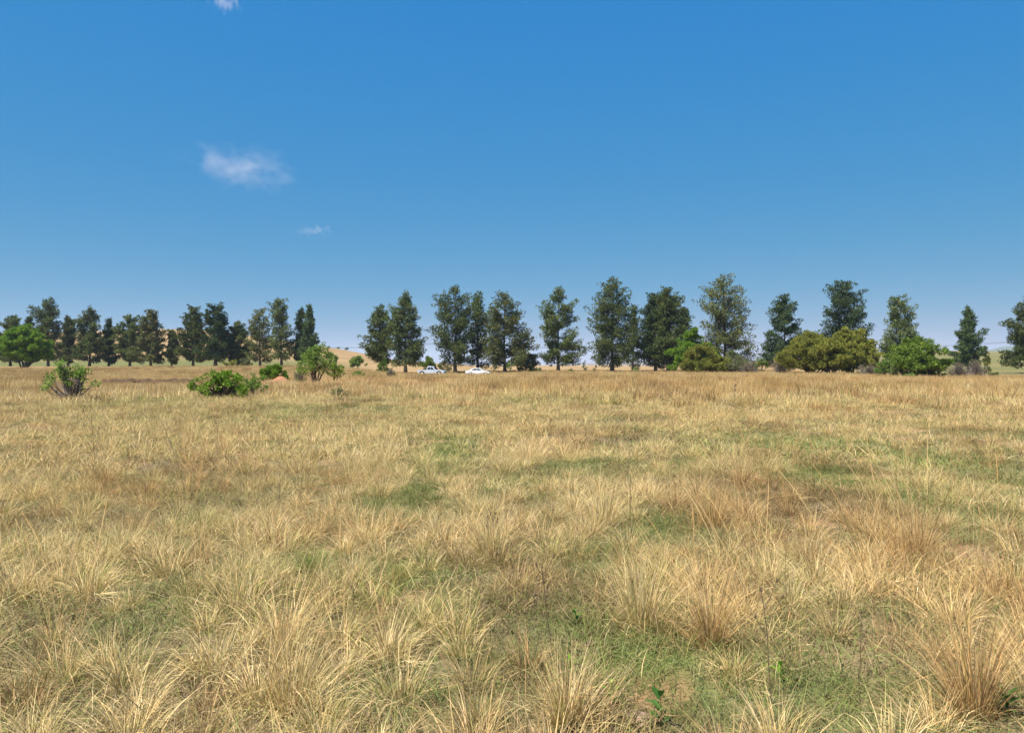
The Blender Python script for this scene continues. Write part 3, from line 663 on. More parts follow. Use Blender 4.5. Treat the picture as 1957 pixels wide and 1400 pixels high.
casuarina(1209, 582, MD + 8, P(0, 2, 2, .15, 12, 14, .5, 12, 14, .8, 8, 9, 1, 2, 4), 'slim tree half hidden behind the right side of the tall full tree', seed=24, nl=36, per=32, trunk_r=.2)
casuarina(1253, 560, MD, P(0, 3, 3, .1, 30, 22, .3, 34, 24, .5, 32, 24, .75, 24, 20, .9, 20, 16, 1, 14, 10), 'left of the two dense merging trees beside the lime green bush', M_CASD, seed=25, nl=66, per=58)
casuarina(1277, 548, MD - 3, P(0, 3, 3, .1, 26, 24, .3, 24, 28, .5, 22, 28, .75, 20, 24, .92, 14, 18, 1, 10, 4), 'right and taller of the two dense merging trees', seed=26, nl=66, per=58)
casuarina(1308, 588, MD + 6, P(0, 2, 2, .1, 16, 22, .35, 16, 24, .6, 12, 12, .85, 5, 5, 1, 1, 1), 'small pointed tree behind the lime green bush', M_CASD, seed=27, nl=46, per=36, trunk_r=.2)
casuarina(1385, 525, MD - 2, P(0, 3, 3, .12, 40, 60, .25, 46, 54, .35, 44, 42, .42, 42, 40, .5, 40, 60, .58, 38, 50, .68, 48, 34, .85, 44, 36, .93, 22, 24, 1, 14, 8), 'tallest tree of all, with open horizontal boughs', M_CASB, seed=28, nl=84, per=36, puff=.055, trunk_r=.38)
casuarina(1498, 563, MD + 2, P(0, 3, 3, .1, 30, 30, .2, 42, 30, .35, 38, 36, .5, 26, 40, .7, 22, 20, .9, 18, 18, 1, 8, 8), 'blue-green tree left of the large olive bush', M_CASD, seed=29, nl=64, per=46)
casuarina(1612, 535, MD - 2, P(0, 3, 3, .15, 36, 50, .4, 40, 54, .6, 44, 48, .72, 46, 26, .85, 26, 34, .93, 26, 28, 1, 10, 8), 'wide bristly tree rising behind the large olive bush', M_CASD, seed=30, nl=78, per=54, trunk_r=.36)
casuarina(1722, 564, MD, P(0, 3, 3, .15, 36, 34, .32, 38, 28, .45, 32, 28, .6, 16, 32, .75, 20, 20, .92, 20, 14, 1, 20, 8), 'tree with a crooked two-knobbed top above the spreading green tree', seed=31, nl=60, per=44)
casuarina(1851, 586, MD, P(0, 3, 3, .1, 24, 26, .3, 30, 34, .5, 26, 26, .7, 20, 20, .85, 8, 8, 1, 4, 5), 'solitary pointed tree crossed by the power line', M_CASD, seed=32, nl=60, per=40, puff=.05)
casuarina(1966, 572, MD - 3, P(0, 3, 3, .08, 40, 40, .2, 46, 40, .35, 42, 40, .42, 34, 30, .6, 44, 34, .8, 32, 24, 1, 10, 10), 'bushy tree cut off by the right edge of the view', seed=33, nl=72, per=52)

# ---------------------------------------------------------------- shrubs and small trees
def shrub(name, px, D, top, hw, mat, label, seed, kind='bush', stems=5, base=None, leaf=None, cover=2.2, flat=.75, npf=26, cat='shrub', group=None, off=0, barem=None, zb=None, tflat=1.0):
    rng = np.random.default_rng(7000 + seed); X = at(px, D); z0 = tz(X, D) if zb is None else zb; s = D / F
    npf = int(npf * 1.35); H = zpx(top, D) - z0; W = hw * s; leaf = leaf or max(.06, D / F * (2.7 if D > 90 else 1.9))
    b = .12 * H if base is None else base * H
    root = thing(name, label, cat, (X, D, z0), 0, group)
    tb = Tubes(); puffs = []
    sec = rng.uniform(.72, 1.08, 8); sech = rng.uniform(.76, 1.02, 8)
    for i in range(npf):
        az = rng.uniform(0, 6.283); rr = rng.uniform(0, 1) ** .5; hh = rng.uniform(0, 1)
        env = math.sqrt(max(0, 1 - (max(0, hh - .35) / .65) ** 2)) * (.75 + .25 * min(1, hh / .3))
        r = min(W, H) * (rng.uniform(.07, .13) if kind == 'open' else rng.uniform(.10, .22))
        c = np.array([math.cos(az) * rr * env * max(W - r * .7, .05), math.sin(az) * rr * env * max(W * .85 - r * .7, .05), b + r * .5 + hh * max(H - b - r * 1.2, .05) * (1 - (1 - tflat) * rr ** 2)])
        if kind != 'open' and npf > 16:
            k8 = int(az / 6.2832 * 8) % 8; c[0] *= sec[k8] * (1.12 - .12 * hh); c[1] *= sec[k8]; c[2] = b + (c[2] - b) * sech[(k8 + int(rr * 3)) % 8]
        if kind == 'open':
            el = rng.uniform(.35 if base is not None and b / H > .15 else .12, 1.4); q = rng.uniform(.55, 1.0); c = np.array([math.cos(az) * math.cos(el) * W * 1.1, math.sin(az) * math.cos(el) * W * .6, math.sin(el) * H]) * q
        c[0] += off * s * hh
        puffs.append((c, r))
    base_n = len(puffs)
    for c, r in puffs[:base_n]:
        for _ in range(2):
            d = unit(rng.normal(0, 1, 3) * [1, 1, .5] + unit(c * [1, 1, 1.2]) * 1.2); puffs.append((c + d * r * rng.uniform(.9, 1.3), r * rng.uniform(.3, .55)))
    for i in range(stems):
        c, r = puffs[(i * 7) % npf]; a0 = rng.normal(0, .06 * W, 2)
        p0 = np.array([a0[0], a0[1], -.15]); mid = np.array([a0[0] * 2 + c[0] * .35, a0[1] * 2 + c[1] * .35, max(c[2] * .5, .1)]); u = np.linspace(0, 1, 6)[:, None]
        tb.add((1 - u) ** 2 * p0 + 2 * u * (1 - u) * mid + u * u * c, np.linspace(1, .25, 6) * (.022 * H + .008), 5)
        for j in range(4):
            c2 = puffs[rng.integers(npf)][0]; w0 = rng.uniform(.35, .9); q0 = (1 - w0) ** 2 * p0 + 2 * w0 * (1 - w0) * mid + w0 * w0 * c
            if np.linalg.norm(c2 - q0) < .8 * max(W, H) and c2[2] > q0[2] - .2 * H:
                tb.add(np.array([q0, (q0 + c2) / 2 + rng.normal(0, .04 * H, 3), c2]), [.009 * H + .004, .006 * H + .003, .002 * H + .002], 4)
    if kind == 'open':
        for c, r in puffs:
            p0 = np.array([rng.normal(0, .03), rng.normal(0, .03), .05 * H]); tb.add(np.array([p0, p0 * .5 + c * .5 + [0, 0, -.06 * H] + rng.normal(0, .03 * H, 3), c]), [.02 * H, .01 * H, .004 * H], 4)
    if kind == 'twigs':
        for i in range(260):
            az = rng.uniform(0, 6.283); el = rng.uniform(.25, 1.5); d = np.array([math.cos(az) * math.cos(el) * W, math.sin(az) * math.cos(el) * W * .9, math.sin(el) * H])
            e = d * rng.uniform(.6, 1.02); st = d * rng.uniform(0, .45) * np.array([.5, .5, .8])
            tb.add(np.array([st, (st + e) / 2 + rng.normal(0, .05 * H, 3) * [1, 1, .5] + [0, 0, .05 * H], e]), [.012 * H, .008 * H, .003 * H], 3)
    per = cover * .62 * sum(r * r for _, r in puffs) * 3.14 / npf / (leaf * leaf * .30)
    per = min(per, 420)
    V, Fc, rv = crown_puffs(puffs, rng, per, leaf * 1.15, leaf * .45, flat, .35, quad=D < 80)
    link('stems', tb.mesh('stems', barem or (M_TWIG if kind == 'twigs' else M_BARK)), root)
    link('foliage', mesh_np('foliage', V, Fc, mat, {'rv': rv}), root)
    return root

BG = 'shrubs along the tree line'
shrub('acacia_tree', 46, 172, 619, 57, M_GRN, 'bright green spreading tree with several short trunks at the left edge', 1, 'tree', 6, .14, cover=2.3, npf=60, cat='tree', flat=.45, leaf=.42)
shrub('acacia_tree', 1322, 140, 629, 50, M_GRN, 'lime green bush-like tree behind the yellow-olive bush', 2, 'tree', 3, .1, cover=3, npf=36, cat='tree')
shrub('acacia_tree', 1752, 100, 640, 58, M_MID, 'spreading green thorn tree with a yellow-green crown top, near the right', 3, 'tree', 9, .14, cover=1.9, npf=60, cat='tree', flat=.5, leaf=.3)
shrub('olive_bush', 1345, 130, 655, 50, M_OLV, 'rounded yellow-olive bush in front of the lime green one', 4, 'bush', 7, .04, cover=2.2, npf=56, cat='bush')
shrub('olive_bush', 1550, 121, 634, 66, M_OLV, 'left part of the large many-stemmed olive thicket, greener and lower', 5, 'tree', 16, .15, cover=2.0, npf=76, cat='bush')
shrub('olive_bush', 1622, 122, 627, 64, M_OLV, 'tallest, yellow-topped part of the large many-stemmed olive thicket', 6, 'tree', 16, .17, cover=1.9, npf=78, cat='bush')
shrub('olive_bush', 1588, 117, 640, 46, M_OLV, 'middle bush of the olive thicket, in front of the other two', 51, 'tree', 12, .14, cover=2.0, npf=44, cat='bush')
shrub('olive_bush', 1672, 119, 662, 26, M_OLV, 'thin yellowish sprawling end of the olive thicket on its right', 52, 'tree', 6, .12, cover=1.5, npf=26, cat='bush')
shrub('green_shrub', 1780, 101, 672, 30, M_MID, 'green bush spreading from the right side of the thorn tree', 53, 'bush', 6, .03, npf=26, group=BG)
shrub('olive_bush', 1400, 136, 668, 30, M_GYG, 'dull olive shrub between the yellow-olive bush and the grey twigs', 54, 'bush', 6, .03, npf=26, cat='bush')
shrub('olive_bush', 1883, 158, 673, 15, M_OLV, 'small olive bush clinging to the right of the solitary pointed tree', 7, 'bush', 3, .05, npf=16, cat='bush')
shrub('grey_shrub', 1408, 130, 678, 38, M_GYG, 'grey-green twiggy shrub right of the yellow-olive bush', 8, 'twigs', 6, .05, cover=1.0, npf=26, group=BG)
shrub('grey_shrub', 1432, 124, 690, 24, M_GRY, 'leafless purplish grey shrub at the foot of the tallest tree', 9, 'twigs', 6, .05, cover=.5, npf=14, group=BG)
shrub('green_shrub', 1456, 140, 679, 18, M_MID, 'small green shrub in the gap left of the blue-green tree', 10, 'bush', 4, .05, npf=16, group=BG)
shrub('grey_shrub', 1492, 126, 683, 24, M_GRY, 'bare grey shrub at the left foot of the olive thicket', 11, 'twigs', 6, .05, cover=.5, npf=14, group=BG)
shrub('grey_shrub', 1662, 112, 695, 34, M_GRY, 'bare brown shrub under the right side of the olive thicket', 12, 'twigs', 6, .05, cover=.5, npf=14, group=BG)
shrub('green_shrub', 1692, 108, 684, 24, M_GRN2, 'fresh green shrub between the olive thicket and the thorn tree', 13, 'bush', 5, .03, npf=22, group=BG)
shrub('grey_shrub', 1722, 103, 690, 26, M_GYG, 'pale grey-green shrub under the left side of the thorn tree', 14, 'bush', 5, .03, npf=18, group=BG)
shrub('grey_shrub', 1832, 98, 689, 30, M_GRY, 'bare purplish grey shrub right of the spreading thorn tree', 15, 'twigs', 8, .03, cover=.5, npf=14, group=BG)
shrub('grey_shrub', 1866, 104, 686, 24, M_GRY, 'bare grey shrub in front of the solitary pointed tree', 16, 'twigs', 8, .03, cover=.5, npf=14, group=BG)
shrub('dark_shrub', 1899, 100, 710, 11, M_DKG, 'small round dark green shrub alone on the grass at the right', 17, 'bush', 3, 0, npf=14, group=BG, cover=3)
shrub('green_shrub', 1737, 96, 712, 22, M_GRN2, 'low leafy shrub at the foot of the thorn tree', 18, 'bush', 4, 0, npf=14, group=BG)
# foreground / left
shrub('sapling', 138, 34, 691, 62, M_GRN2, 'open leafy sapling with bare lower twigs in the left foreground', 20, 'open', 2, .22, cover=1.3, npf=24, off=-12, leaf=.13, barem=M_TWIG)
shrub('leafy_bush', 424, 36, 706, 60, M_GRN, 'bright green leafy bush left of the orange soil mound', 21, 'open', 3, .04, cover=1.7, npf=42, leaf=.11, tflat=.45)
shrub('leafy_bush', 478, 38, 709, 34, M_GRN2, 'smaller sprig of green bush joined to the right of the bright one', 22, 'open', 4, .1, cover=2.0, npf=22, leaf=.09)
shrub('leafy_bush', 523, 66, 697, 32, M_GRN, 'rounded green bush directly behind the orange soil mound', 23, 'bush', 4, 0, cover=3, npf=30, leaf=.14)
shrub('thorn_tree', 603, 62, 655, 42, M_GRN2, 'small open thorn tree with light green top, right of the soil mound', 24, 'tree', 8, .24, cover=.75, npf=40, cat='tree', leaf=.14)
shrub('thorn_tree', 640, 67, 688, 18, M_MID, 'lower dark green branchy bush hanging right of the small thorn tree', 25, 'bush', 4, .25, cover=2.0, npf=20, cat='tree', leaf=.14)
shrub('grey_shrub', 572, 66, 705, 16, M_GYG, 'grey-green wispy shrub left of the small thorn tree', 26, 'twigs', 5, .1, cover=1.0, npf=12, leaf=.12)
shrub('low_shrub', 646, 37, 742, 24, M_GYG, 'low dark green shrub in the grass in front of the thorn tree', 27, 'bush', 6, .05, cover=.9, npf=20, leaf=.07)
shrub('green_shrub', 685, 84, 707, 15, M_GRN2, 'small light green shrub in the straw grass right of the thorn tree', 28, 'bush', 4, .05, npf=14)
shrub('grey_shrub', 746, 84, 702, 12, M_GYG, 'upright grey-green shrub in front of the first centre tree', 29, 'twigs', 5, .1, cover=.8, npf=12)
shrub('green_shrub', 734, 150, 683, 16, M_MID, 'green bush at the foot of the first centre tree', 30, 'bush', 4, 0, npf=18, cover=2.6)
shrub('green_shrub', 817, 172, 681, 19, M_MID, 'rounded green bush seen above the pickup truck cab', 31, 'bush', 4, 0, npf=20, cover=2.8)
shrub('green_shrub', 850, 170, 690, 16, M_GYG, 'lighter green bush behind the pickup truck bonnet', 32, 'bush', 4, 0, npf=16)
shrub('green_shrub', 944, 180, 692, 9, M_GYG, 'small grey-green bush right of the white saloon', 33, 'bush', 3, 0, npf=10)
shrub('green_shrub', 974, 150, 693, 7, M_GRN2, 'tiny light green bush at the trunk of the layered tree', 34, 'bush', 3, 0, npf=10)
shrub('dark_shrub', 1010, 158, 672, 26, M_CASB, 'dark low tree under the right boughs of the layered tree', 35, 'bush', 4, .05, npf=34, cover=2.6)
shrub('green_shrub', 1031, 150, 703, 8, M_DKG, 'small dark bush between the layered tree and the ragged tree', 36, 'bush', 3, 0, npf=8)
shrub('green_shrub', 1095, 150, 705, 9, M_GYG, 'low grey bush right of the ragged tree trunk', 37, 'bush', 3, 0, npf=8)
shrub('green_shrub', 1118, 230, 688, 5, M_DKG, 'small far bush on the horizon right of the ragged tree', 38, 'bush', 3, 0, npf=8)
shrub('green_shrub', 1138, 170, 699, 6, M_GYG, 'little bush left of the tall full tree', 39, 'bush', 3, 0, npf=8)
shrub('green_shrub', 1215, 140, 703, 7, M_GRN2, 'light green sprig in the gap right of the tall full tree', 40, 'bush', 3, .2, npf=8)
shrub('olive_bush', 440, 190, 683, 15, M_OLV, 'yellowish low bush under the low round-headed tree', 41, 'bush', 3, .05, npf=14, cat='bush')
shrub('olive_bush', 472, 186, 682, 16, M_GYG, 'pale olive bush under the rusty-topped tree', 42, 'bush', 3, .05, npf=14, cat='bush')
shrub('dark_shrub', 634, 230, 673, 16, M_MID, 'dark green bush on the lower hillside above the thorn tree', 43, 'bush', 3, 0, npf=18, cover=3)
shrub('dark_shrub', 684, 235, 678, 19, M_MID, 'wide dark green thorn bush on the slope left of the centre row', 44, 'bush', 3, .1, npf=22, cover=3)
# shrubs dotted over the hillside
hr = np.random.default_rng(77)
HL = ['on the skyline, first right of the small thorn tree', 'on the skyline just above the small thorn tree', 'on the falling skyline of the dry hill, left of the centre row', 'partly behind the small thorn tree, high on the hill',
      'on the low right end of the hill beside the first centre tree', 'halfway down the slope, right of the small thorn tree', 'on the hill behind the stepped-sided tree', 'on the hill behind the smallest slender tree', 'near the hilltop right of the narrow rounded-headed tree',
      'on the hill behind the broad open tree', 'on the hill behind the olive pointed tree', 'on the hill behind the pair of pointed conifers', 'on the hill behind the low round-headed tree', 'on the lower hill behind the rusty-topped tree',
      'on the hill between the bare-stemmed tree and the conifer pair', 'on the lower hill right of the flat-topped tree', 'on the hill left of the densest dark tree', 'at the foot of the slope behind the first centre tree']
for i, (px, D) in enumerate([(663, 640), (646, 660), (702, 520), (628, 560), (715, 470), (676, 400), (345, 620), (322, 560), (310, 640), (160, 600), (110, 560), (590, 600), (470, 560), (505, 430), (560, 470), (270, 480), (390, 470), (740, 380)]):
    X = at(px, D); z0 = tz(X, D); s = D / F
    shrub('hill_shrub', px, D, HY - (z0 - EYE) / s - hr.uniform(2.5, 5.5), hr.uniform(3, 6), M_DKG, 'tiny dark shrub ' + HL[i], 100 + i, 'bush', 2, 0, npf=7, cover=2.5, leaf=.7, group='shrubs dotted over the dry hill')

# ---------------------------------------------------------------- soil mound, eroded bank, stones, weeds
def blob(name, X, Y, rx, ry, h, mat, seed, res=28, rough=.35, rot=0):
    rng = np.random.default_rng(seed); u = np.linspace(-1.25, 1.25, res); gx, gy = np.meshgrid(u, u)
    d = np.sqrt(gx ** 2 + gy ** 2) + (fbm(gx * 2 + seed, gy * 2, seed) - .5) * rough
    hh = h * np.clip(1 - d, 0, 1) ** .8 * (.75 + .6 * fbm(gx * 3, gy * 3 + seed, seed + 1)); Xw = X + gx * rx; Yw = Y + gy * ry
    Z = terrain(Xw, Yw) + hh - .03 - .15 * (d > 1)
    V = np.stack([Xw - X, Yw - Y, Z - tz(X, Y)], -1).reshape(-1, 3); i = np.arange(res - 1)[:, None] * res; j = np.arange(res - 1)[None]
    q = np.stack([i + j, i + j + 1, i + res + j + 1, i + res + j], -1).reshape(-1, 4)
    return link(name, mesh_np(name, V, q, mat, smooth_shade=True), loc=(X, Y, tz(X, Y)))
M_SOIL = simple('orange_soil', (.27, .115, .055), .95, nz=(5, (.40, .20, .11), .8))
M_DARK = simple('dark_clod', (.035, .022, .014), .95, nz=(5, (.15, .095, .055), .9))
X, D = at(537, 57), 57
tag(blob('soil_mound', X, D, 2.0, 1.4, .72, M_SOIL, 4), 'mound of loose orange soil in front of the rounded green bush', 'soil mound')
X, D = at(497, 55), 55
tag(blob('soil_mound', X, D, 1.6, 1.1, .42, M_SOIL, 6), 'lower orange heap joined to the left of the main soil mound', 'soil mound')
bank = thing('earth_bank', 'low dark eroded earth bank running through the grass at the left', 'bank', (at(285, 62), 62, tz(at(285, 62), 62)))
n = 90; u = np.linspace(-4.6, 4.6, n); bx, by, bz = bank.location
prof = [(-.9, 0), (-.55, .16), (-.35, .46), (.1, .52), (.6, .44), (1.6, .2), (2.4, -.1)]
rows = []
for k, (dy, h) in enumerate(prof):
    fade = np.minimum(1, (4.6 - np.abs(u)) / 1.2)
    Xw = bx + u; Yw = by + dy + (fbm(u * .8, np.full(n, 1.), 4) - .5) * 1.2 + .3 * (fbm(u * 4, np.full(n, k * 1.), 6) - .5)
    rows.append(np.stack([u, Yw - by, terrain(Xw, Yw) - bz + h * fade * (.6 + .8 * fbm(u * 2.2, np.full(n, k * .5), 8)) - .03], -1))
V = np.concatenate(rows); q = [(a * n + i, a * n + i + 1, a * n + n + i + 1, a * n + n + i) for a in range(len(prof) - 1) for i in range(n - 1)]
link('bank_face', mesh_np('bank_face', V, q, M_DARK), bank)
def rock_mesh(seed, mat, sub=2):
    me = bpy.data.meshes.new('stone'); bm = bmesh.new(); bmesh.ops.create_icosphere(bm, subdivisions=sub, radius=1); rr = random.Random(seed)
    for v in bm.verts:
        v.co *= rr.uniform(.78, 1.15); v.co.z *= .6
    bm.to_mesh(me); bm.free(); me.materials.append(mat); return me
rk = [rock_mesh(s, M_DARK, 1) for s in range(4)]
for i in range(34):
    x = hr.uniform(-4.3, 4.3); y = -.55 + (float(fbm(np.array([x * .8]), np.array([1.]), 4)[0]) - .5) * 1.2 + hr.uniform(-.2, .3)
    o = link('stone', rk[i % 4], bank, (x, y, tz(bx + x, by + y) - bz + hr.uniform(.02, .3))); s = hr.uniform(.07, .2); o.scale = (s * 1.5, s, s); o.rotation_euler = (0, 0, hr.uniform(0, 6))

M_RST = simple('reddish_stone', (.36, .22, .15), .9, nz=(12, (.48, .34, .24), .6))
def stone(px, py, s, label, mat, seed):
    X, D = gnd(px, py); o = link('stone', rock_mesh(seed, mat, 3), loc=(X, D, tz(X, D) + s * .25)); o.scale = (s * 1.4, s, s); o.rotation_euler = (.1, .1, seed); tag(o, label, 'stone')
stone(1222, 1382, .055, 'flat reddish stone on the bare patch at the bottom edge', M_RST, 21)
stone(1128, 1232, .03, 'small pinkish stone on the bare patch left of the wide tussock', M_RST, 22)
stone(1374, 884, .06, 'pale orange stone in the green patch right of centre', M_RST, 23)
stone(252, 862, .12, 'dark weathered clod in the straw grass on the left', M_DARK, 25)

M_WEED = leaf_mat('weed_leaves', (.10, .22, .02), (.17, .36, .03), (.25, .45, .05), .3, .05)
M_WEED2 = leaf_mat('dark_weed_leaves', (.04, .10, .025), (.08, .16, .04), None, .25, .05)
def weed(px, py, s, label, mat, seed, n=9):
    rng = np.random.default_rng(seed); X, D = gnd(px, py); root = thing('leafy_weed', label, 'weed', (X, D, tz(X, D)))
    tb = Tubes(); tb.add(np.array([[0, 0, -.02], [.005, 0, s * .5], [.0, .01, s]]), [.003, .0025, .0015], 5); link('stem', tb.mesh('stem', mat), root)
    for i in range(n):
        z = s * (.15 + .85 * i / n); az = i * 2.4 + rng.normal(0, .3); el = .25 + .7 * i / n; L = s * rng.uniform(.42, .6); W = L * .42
        d = np.array([math.cos(az) * math.cos(el), math.sin(az) * math.cos(el), math.sin(el)]); sd_ = np.array([-math.sin(az), math.cos(az), 0]); up = np.cross(d, sd_)
        V = []; 
        for t, w_, dz in ((0, .05, 0), (.3, .8, .06), (.6, 1, .05), (.85, .6, -.02), (1, .05, -.1)):
            c = np.array([0, 0, z]) + d * L * t + np.array([0, 0, dz * L]); V += [c - sd_ * W * w_ / 2, c - up * W * .12 * w_, c + sd_ * W * w_ / 2]
        q = [(a * 3 + b, a * 3 + b + 1, a * 3 + b + 4, a * 3 + b + 3) for a in range(4) for b in range(2)]
        link('leaf', mesh_np('leaf', V, q, mat, {'rv': np.full(15, rng.uniform(0, 1))}, True), root)
weed(1170, 1345, .11, 'bright lime leafy weed near the bottom edge, left of the bare patch', M_WEED, 1)
weed(1090, 1290, .09, 'pair-leaved lime green weed just above the bright one', M_WEED, 2, 7)
weed(1262, 1392, .16, 'dark broad-leaved weed right of the reddish stone', M_WEED2, 3, 8)
weed(1100, 1200, .10, 'small green weed at the left foot of the wide rounded tussock', M_WEED2, 4, 8)
weed(1492, 1305, .10, 'small yellow-green weed between the russet tussocks', M_WEED, 5, 8)
weed(1925, 1375, .12, 'broad-bladed green weed in the bottom right corner', M_WEED2, 6, 10)

def stalk(px, py, top, label, seed, branch=4, lean=0):
    rng = np.random.default_rng(seed); X, D = gnd(px, py); z0 = tz(X, D); H = zpx(top, D) - z0; root = thing('dry_stalk', label, 'dry stalk', (X, D, z0))
    tb = Tubes(); u = np.linspace(0, 1, 7); pth = np.stack([lean * H * u + np.cumsum(rng.normal(0, .008 * H, 7)), np.cumsum(rng.normal(0, .008 * H, 7)), u * H - .02], -1)
    r = .0032 * max(1, D / 9); tb.add(pth, np.linspace(r, r * .5, 7), 5); link('stem', tb.mesh('stem', M_STALK), root)
    for i in range(branch):
        w_ = rng.uniform(.45, .95); p0 = np.array([np.interp(w_, u, pth[:, k]) for k in range(3)]); az = rng.uniform(0, 6.28); L = H * rng.uniform(.12, .28)
        e = p0 + np.array([math.cos(az) * .5, math.sin(az) * .5, .85]) * L; tb = Tubes(); tb.add(np.array([p0, (p0 + e) / 2 + [0, 0, -.02 * H], e]), [r * .6, r * .5, r * .5], 4)
        link('twig', tb.mesh('twig', M_STALK), root)
        ic = bpy.data.meshes.new('seed_head'); bm = bmesh.new(); bmesh.ops.create_icosphere(bm, subdivisions=1, radius=r * 1.7); bm.to_mesh(ic); bm.free(); ic.materials.append(M_STALK)
        o = link('seed_head', ic, root, e); o.scale = (1, 1, 2.6)
for a in [(1056, 1265, 1080, 'tall dark branched stalk in front of the wide rounded tussock', 1, 6, -.12), (1024, 1190, 1125, 'short dark stalk just left of the tall branched one', 2, 2, .05),
          (676, 1200, 1105, 'single straight dark stalk in the left foreground', 3, 2, 0), (946, 1070, 985, 'right of the twin dark stalks in the grey straw tussock', 4, 3, -.05),
          (932, 1072, 980, 'left of the twin dark stalks in the grey straw tussock', 5, 3, .02), (1207, 1050, 905, 'thin upright stalk behind the pale straw tussock', 6, 2, -.04),
          (181, 895, 790, 'thin dark stalk in the straw grass at the far left', 7, 3, -.05), (414, 870, 805, 'leaning thin stalk left of centre in the middle distance', 8, 2, .1),
          (534, 975, 925, 'short dark stalk in the grass left of centre', 9, 1, 0), (1404, 765, 735, 'short brown stalk standing in front of the yellow-olive bush', 10, 3, 0),
          (1640, 1300, 1180, 'grey stalk among the russet grass at the lower right', 11, 3, .05), (1475, 1360, 1130, 'tall brown stalk right of the narrow orange-brown tussock', 12, 4, -.1),
          (1160, 1400, 1345, 'broken brown stalk by the lime weed at the bottom edge', 13, 1, .25)]: stalk(*a)

# ---------------------------------------------------------------- power line
def pole(px, D, ytop, label):
    X = at(px, D); z0 = tz(X, D); H = zpx(ytop, D) - z0 + .3; root = thing('utility_pole', label, 'utility pole', (X, D, z0), 0, 'poles of the power line')
    tb = Tubes(); tb.add([[0, 0, -.5], [0, 0, H]], [.16, .11], 10); link('post', tb.mesh('post', M_POLE), root)
    tb = Tubes(); tb.add([[0, -.9, H - .35], [0, .9, H - .35]], [.06, .06], 4); link('crossarm', tb.mesh('crossarm', M_POLE), root)
    for y in (-.8, 0, .8):
        tb = Tubes(); zz = H - .29 if y else H; tb.add([[0, y, zz], [0, y, zz + .10], [0, y, zz + .2]], [.03, .055, .03], 8); link('insulator', tb.mesh('insulator', M_INS), root)
    return (X, D, z0 + H)
M_INS = simple('brown_porcelain', (.12, .06, .04), .3); M_WIRE = simple('power_wire', (.10, .10, .11), .5, .6)
pts = [pole(2000, 246, 649, 'wooden pole of the power line beyond the right edge tree'), pole(1390, 268, 651, 'wooden pole of the power line behind the tallest tree'),
       pole(868, 292, 654, 'wooden pole of the power line behind the wide airy tree'), pole(430, 320, 652, 'wooden pole of the power line behind the densest left tree'), pole(40, 350, 646, 'wooden pole of the power line behind the bright green tree')]
for i, lab in enumerate(['right stretch of power wire, crossing behind the solitary pointed tree', 'stretch of power wire behind the centre right trees', 'stretch of power wire behind the centre left trees', 'left stretch of power wire over the dry hill']):
    a, b = np.array(pts[i]), np.array(pts[i + 1]); root = thing('power_line', lab, 'power line', a)
    for y, dz in ((-.8, -.1), (0, .2), (.8, -.1)):
        u = np.linspace(0, 1, 25)[:, None]; p = (b - a) * u + np.array([0, y, dz]) - np.array([0, 0, 1]) * 4 * u * (1 - u) * 2.6
        tb = Tubes(); tb.add(p, .028, 4); link('wire', tb.mesh('wire', M_WIRE), root)

# ---------------------------------------------------------------- vehicles
M_SILV = simple('silver_white_paint', (.62, .65, .70), .28, .25, .6); M_WHT = simple('white_paint', (.80, .80, .80), .25, 0, .8)
M_GLS = simple('tinted_glass', (.02, .025, .035), .06); M_TYR = simple('tyre_rubber', (.02, .02, .02), .85); M_RIM = simple('alloy_rim', (.5, .5, .52), .3, .9)
M_BLK = simple('black_plastic', (.025, .025, .028), .6); M_LMP = simple('lamp_lens', (.75, .77, .8), .12); M_RED = simple('tail_lens', (.35, .02, .02), .2)
def prism(name, prof, w0, mat, parent, taper=None, bevel=.04, y0=0):
    """side profile (x, z[, half width]) given depth across the car"""
    me = bpy.data.meshes.new(name); bm = bmesh.new()
    L = [bm.verts.new((p[0], y0 - (p[2] if len(p) > 2 else w0), p[1])) for p in prof]; Rr = [bm.verts.new((p[0], y0 + (p[2] if len(p) > 2 else w0), p[1])) for p in prof]
    a = bm.faces.new(L); b = bm.faces.new(Rr[::-1]); n = len(prof)
    for i in range(n): bm.faces.new((L[i], Rr[i], Rr[(i + 1) % n], L[(i + 1) % n]) if True else ())
    bmesh.ops.recalc_face_normals(bm, faces=bm.faces)
    if bevel: bmesh.ops.bevel(bm, geom=[e for e in bm.edges if e.calc_face_angle(0) > .6 and (a in e.link_faces or b in e.link_faces)], offset=bevel, segments=2, affect='EDGES')
    bmesh.ops.triangulate(bm, faces=[f for f in bm.faces if len(f.verts) > 4])
    bm.to_mesh(me); bm.free(); me.materials.append(mat); return link(name, me, parent)
def panel(name, pts, mat, parent, th=.012):
    p = np.array(pts, float); nrm = np.cross(p[1] - p[0], p[2] - p[0]); nrm /= np.linalg.norm(nrm)
    if nrm @ (p.mean(0) - np.array([0, 0, 1.0])) < 0: nrm = -nrm
    n = len(p); V = np.vstack([p - nrm * th, p + nrm * th]); me = bpy.data.meshes.new(name)
    me.from_pydata(V.tolist(), [], [list(range(n))[::-1], list(range(n, 2 * n))] + [(i, (i + 1) % n, n + (i + 1) % n, n + i) for i in range(n)]); me.materials.append(mat); me.update()
    return link(name, me, parent)
def cyl(name, x, y, z, r, wdt, mat, parent, k=24):
    tb = Tubes(); tb.add([[x, y - wdt / 2, z], [x, y - wdt / 2 + .001, z], [x, y + wdt / 2 - .001, z], [x, y + wdt / 2, z]], [.01, r, r, .01], k); return link(name, tb.mesh(name, mat), parent)
def arch(xc, r, zb, k=8): return [(xc + r * math.cos(a), zb + r * math.sin(a)) for a in np.linspace(math.pi, 0, k)]
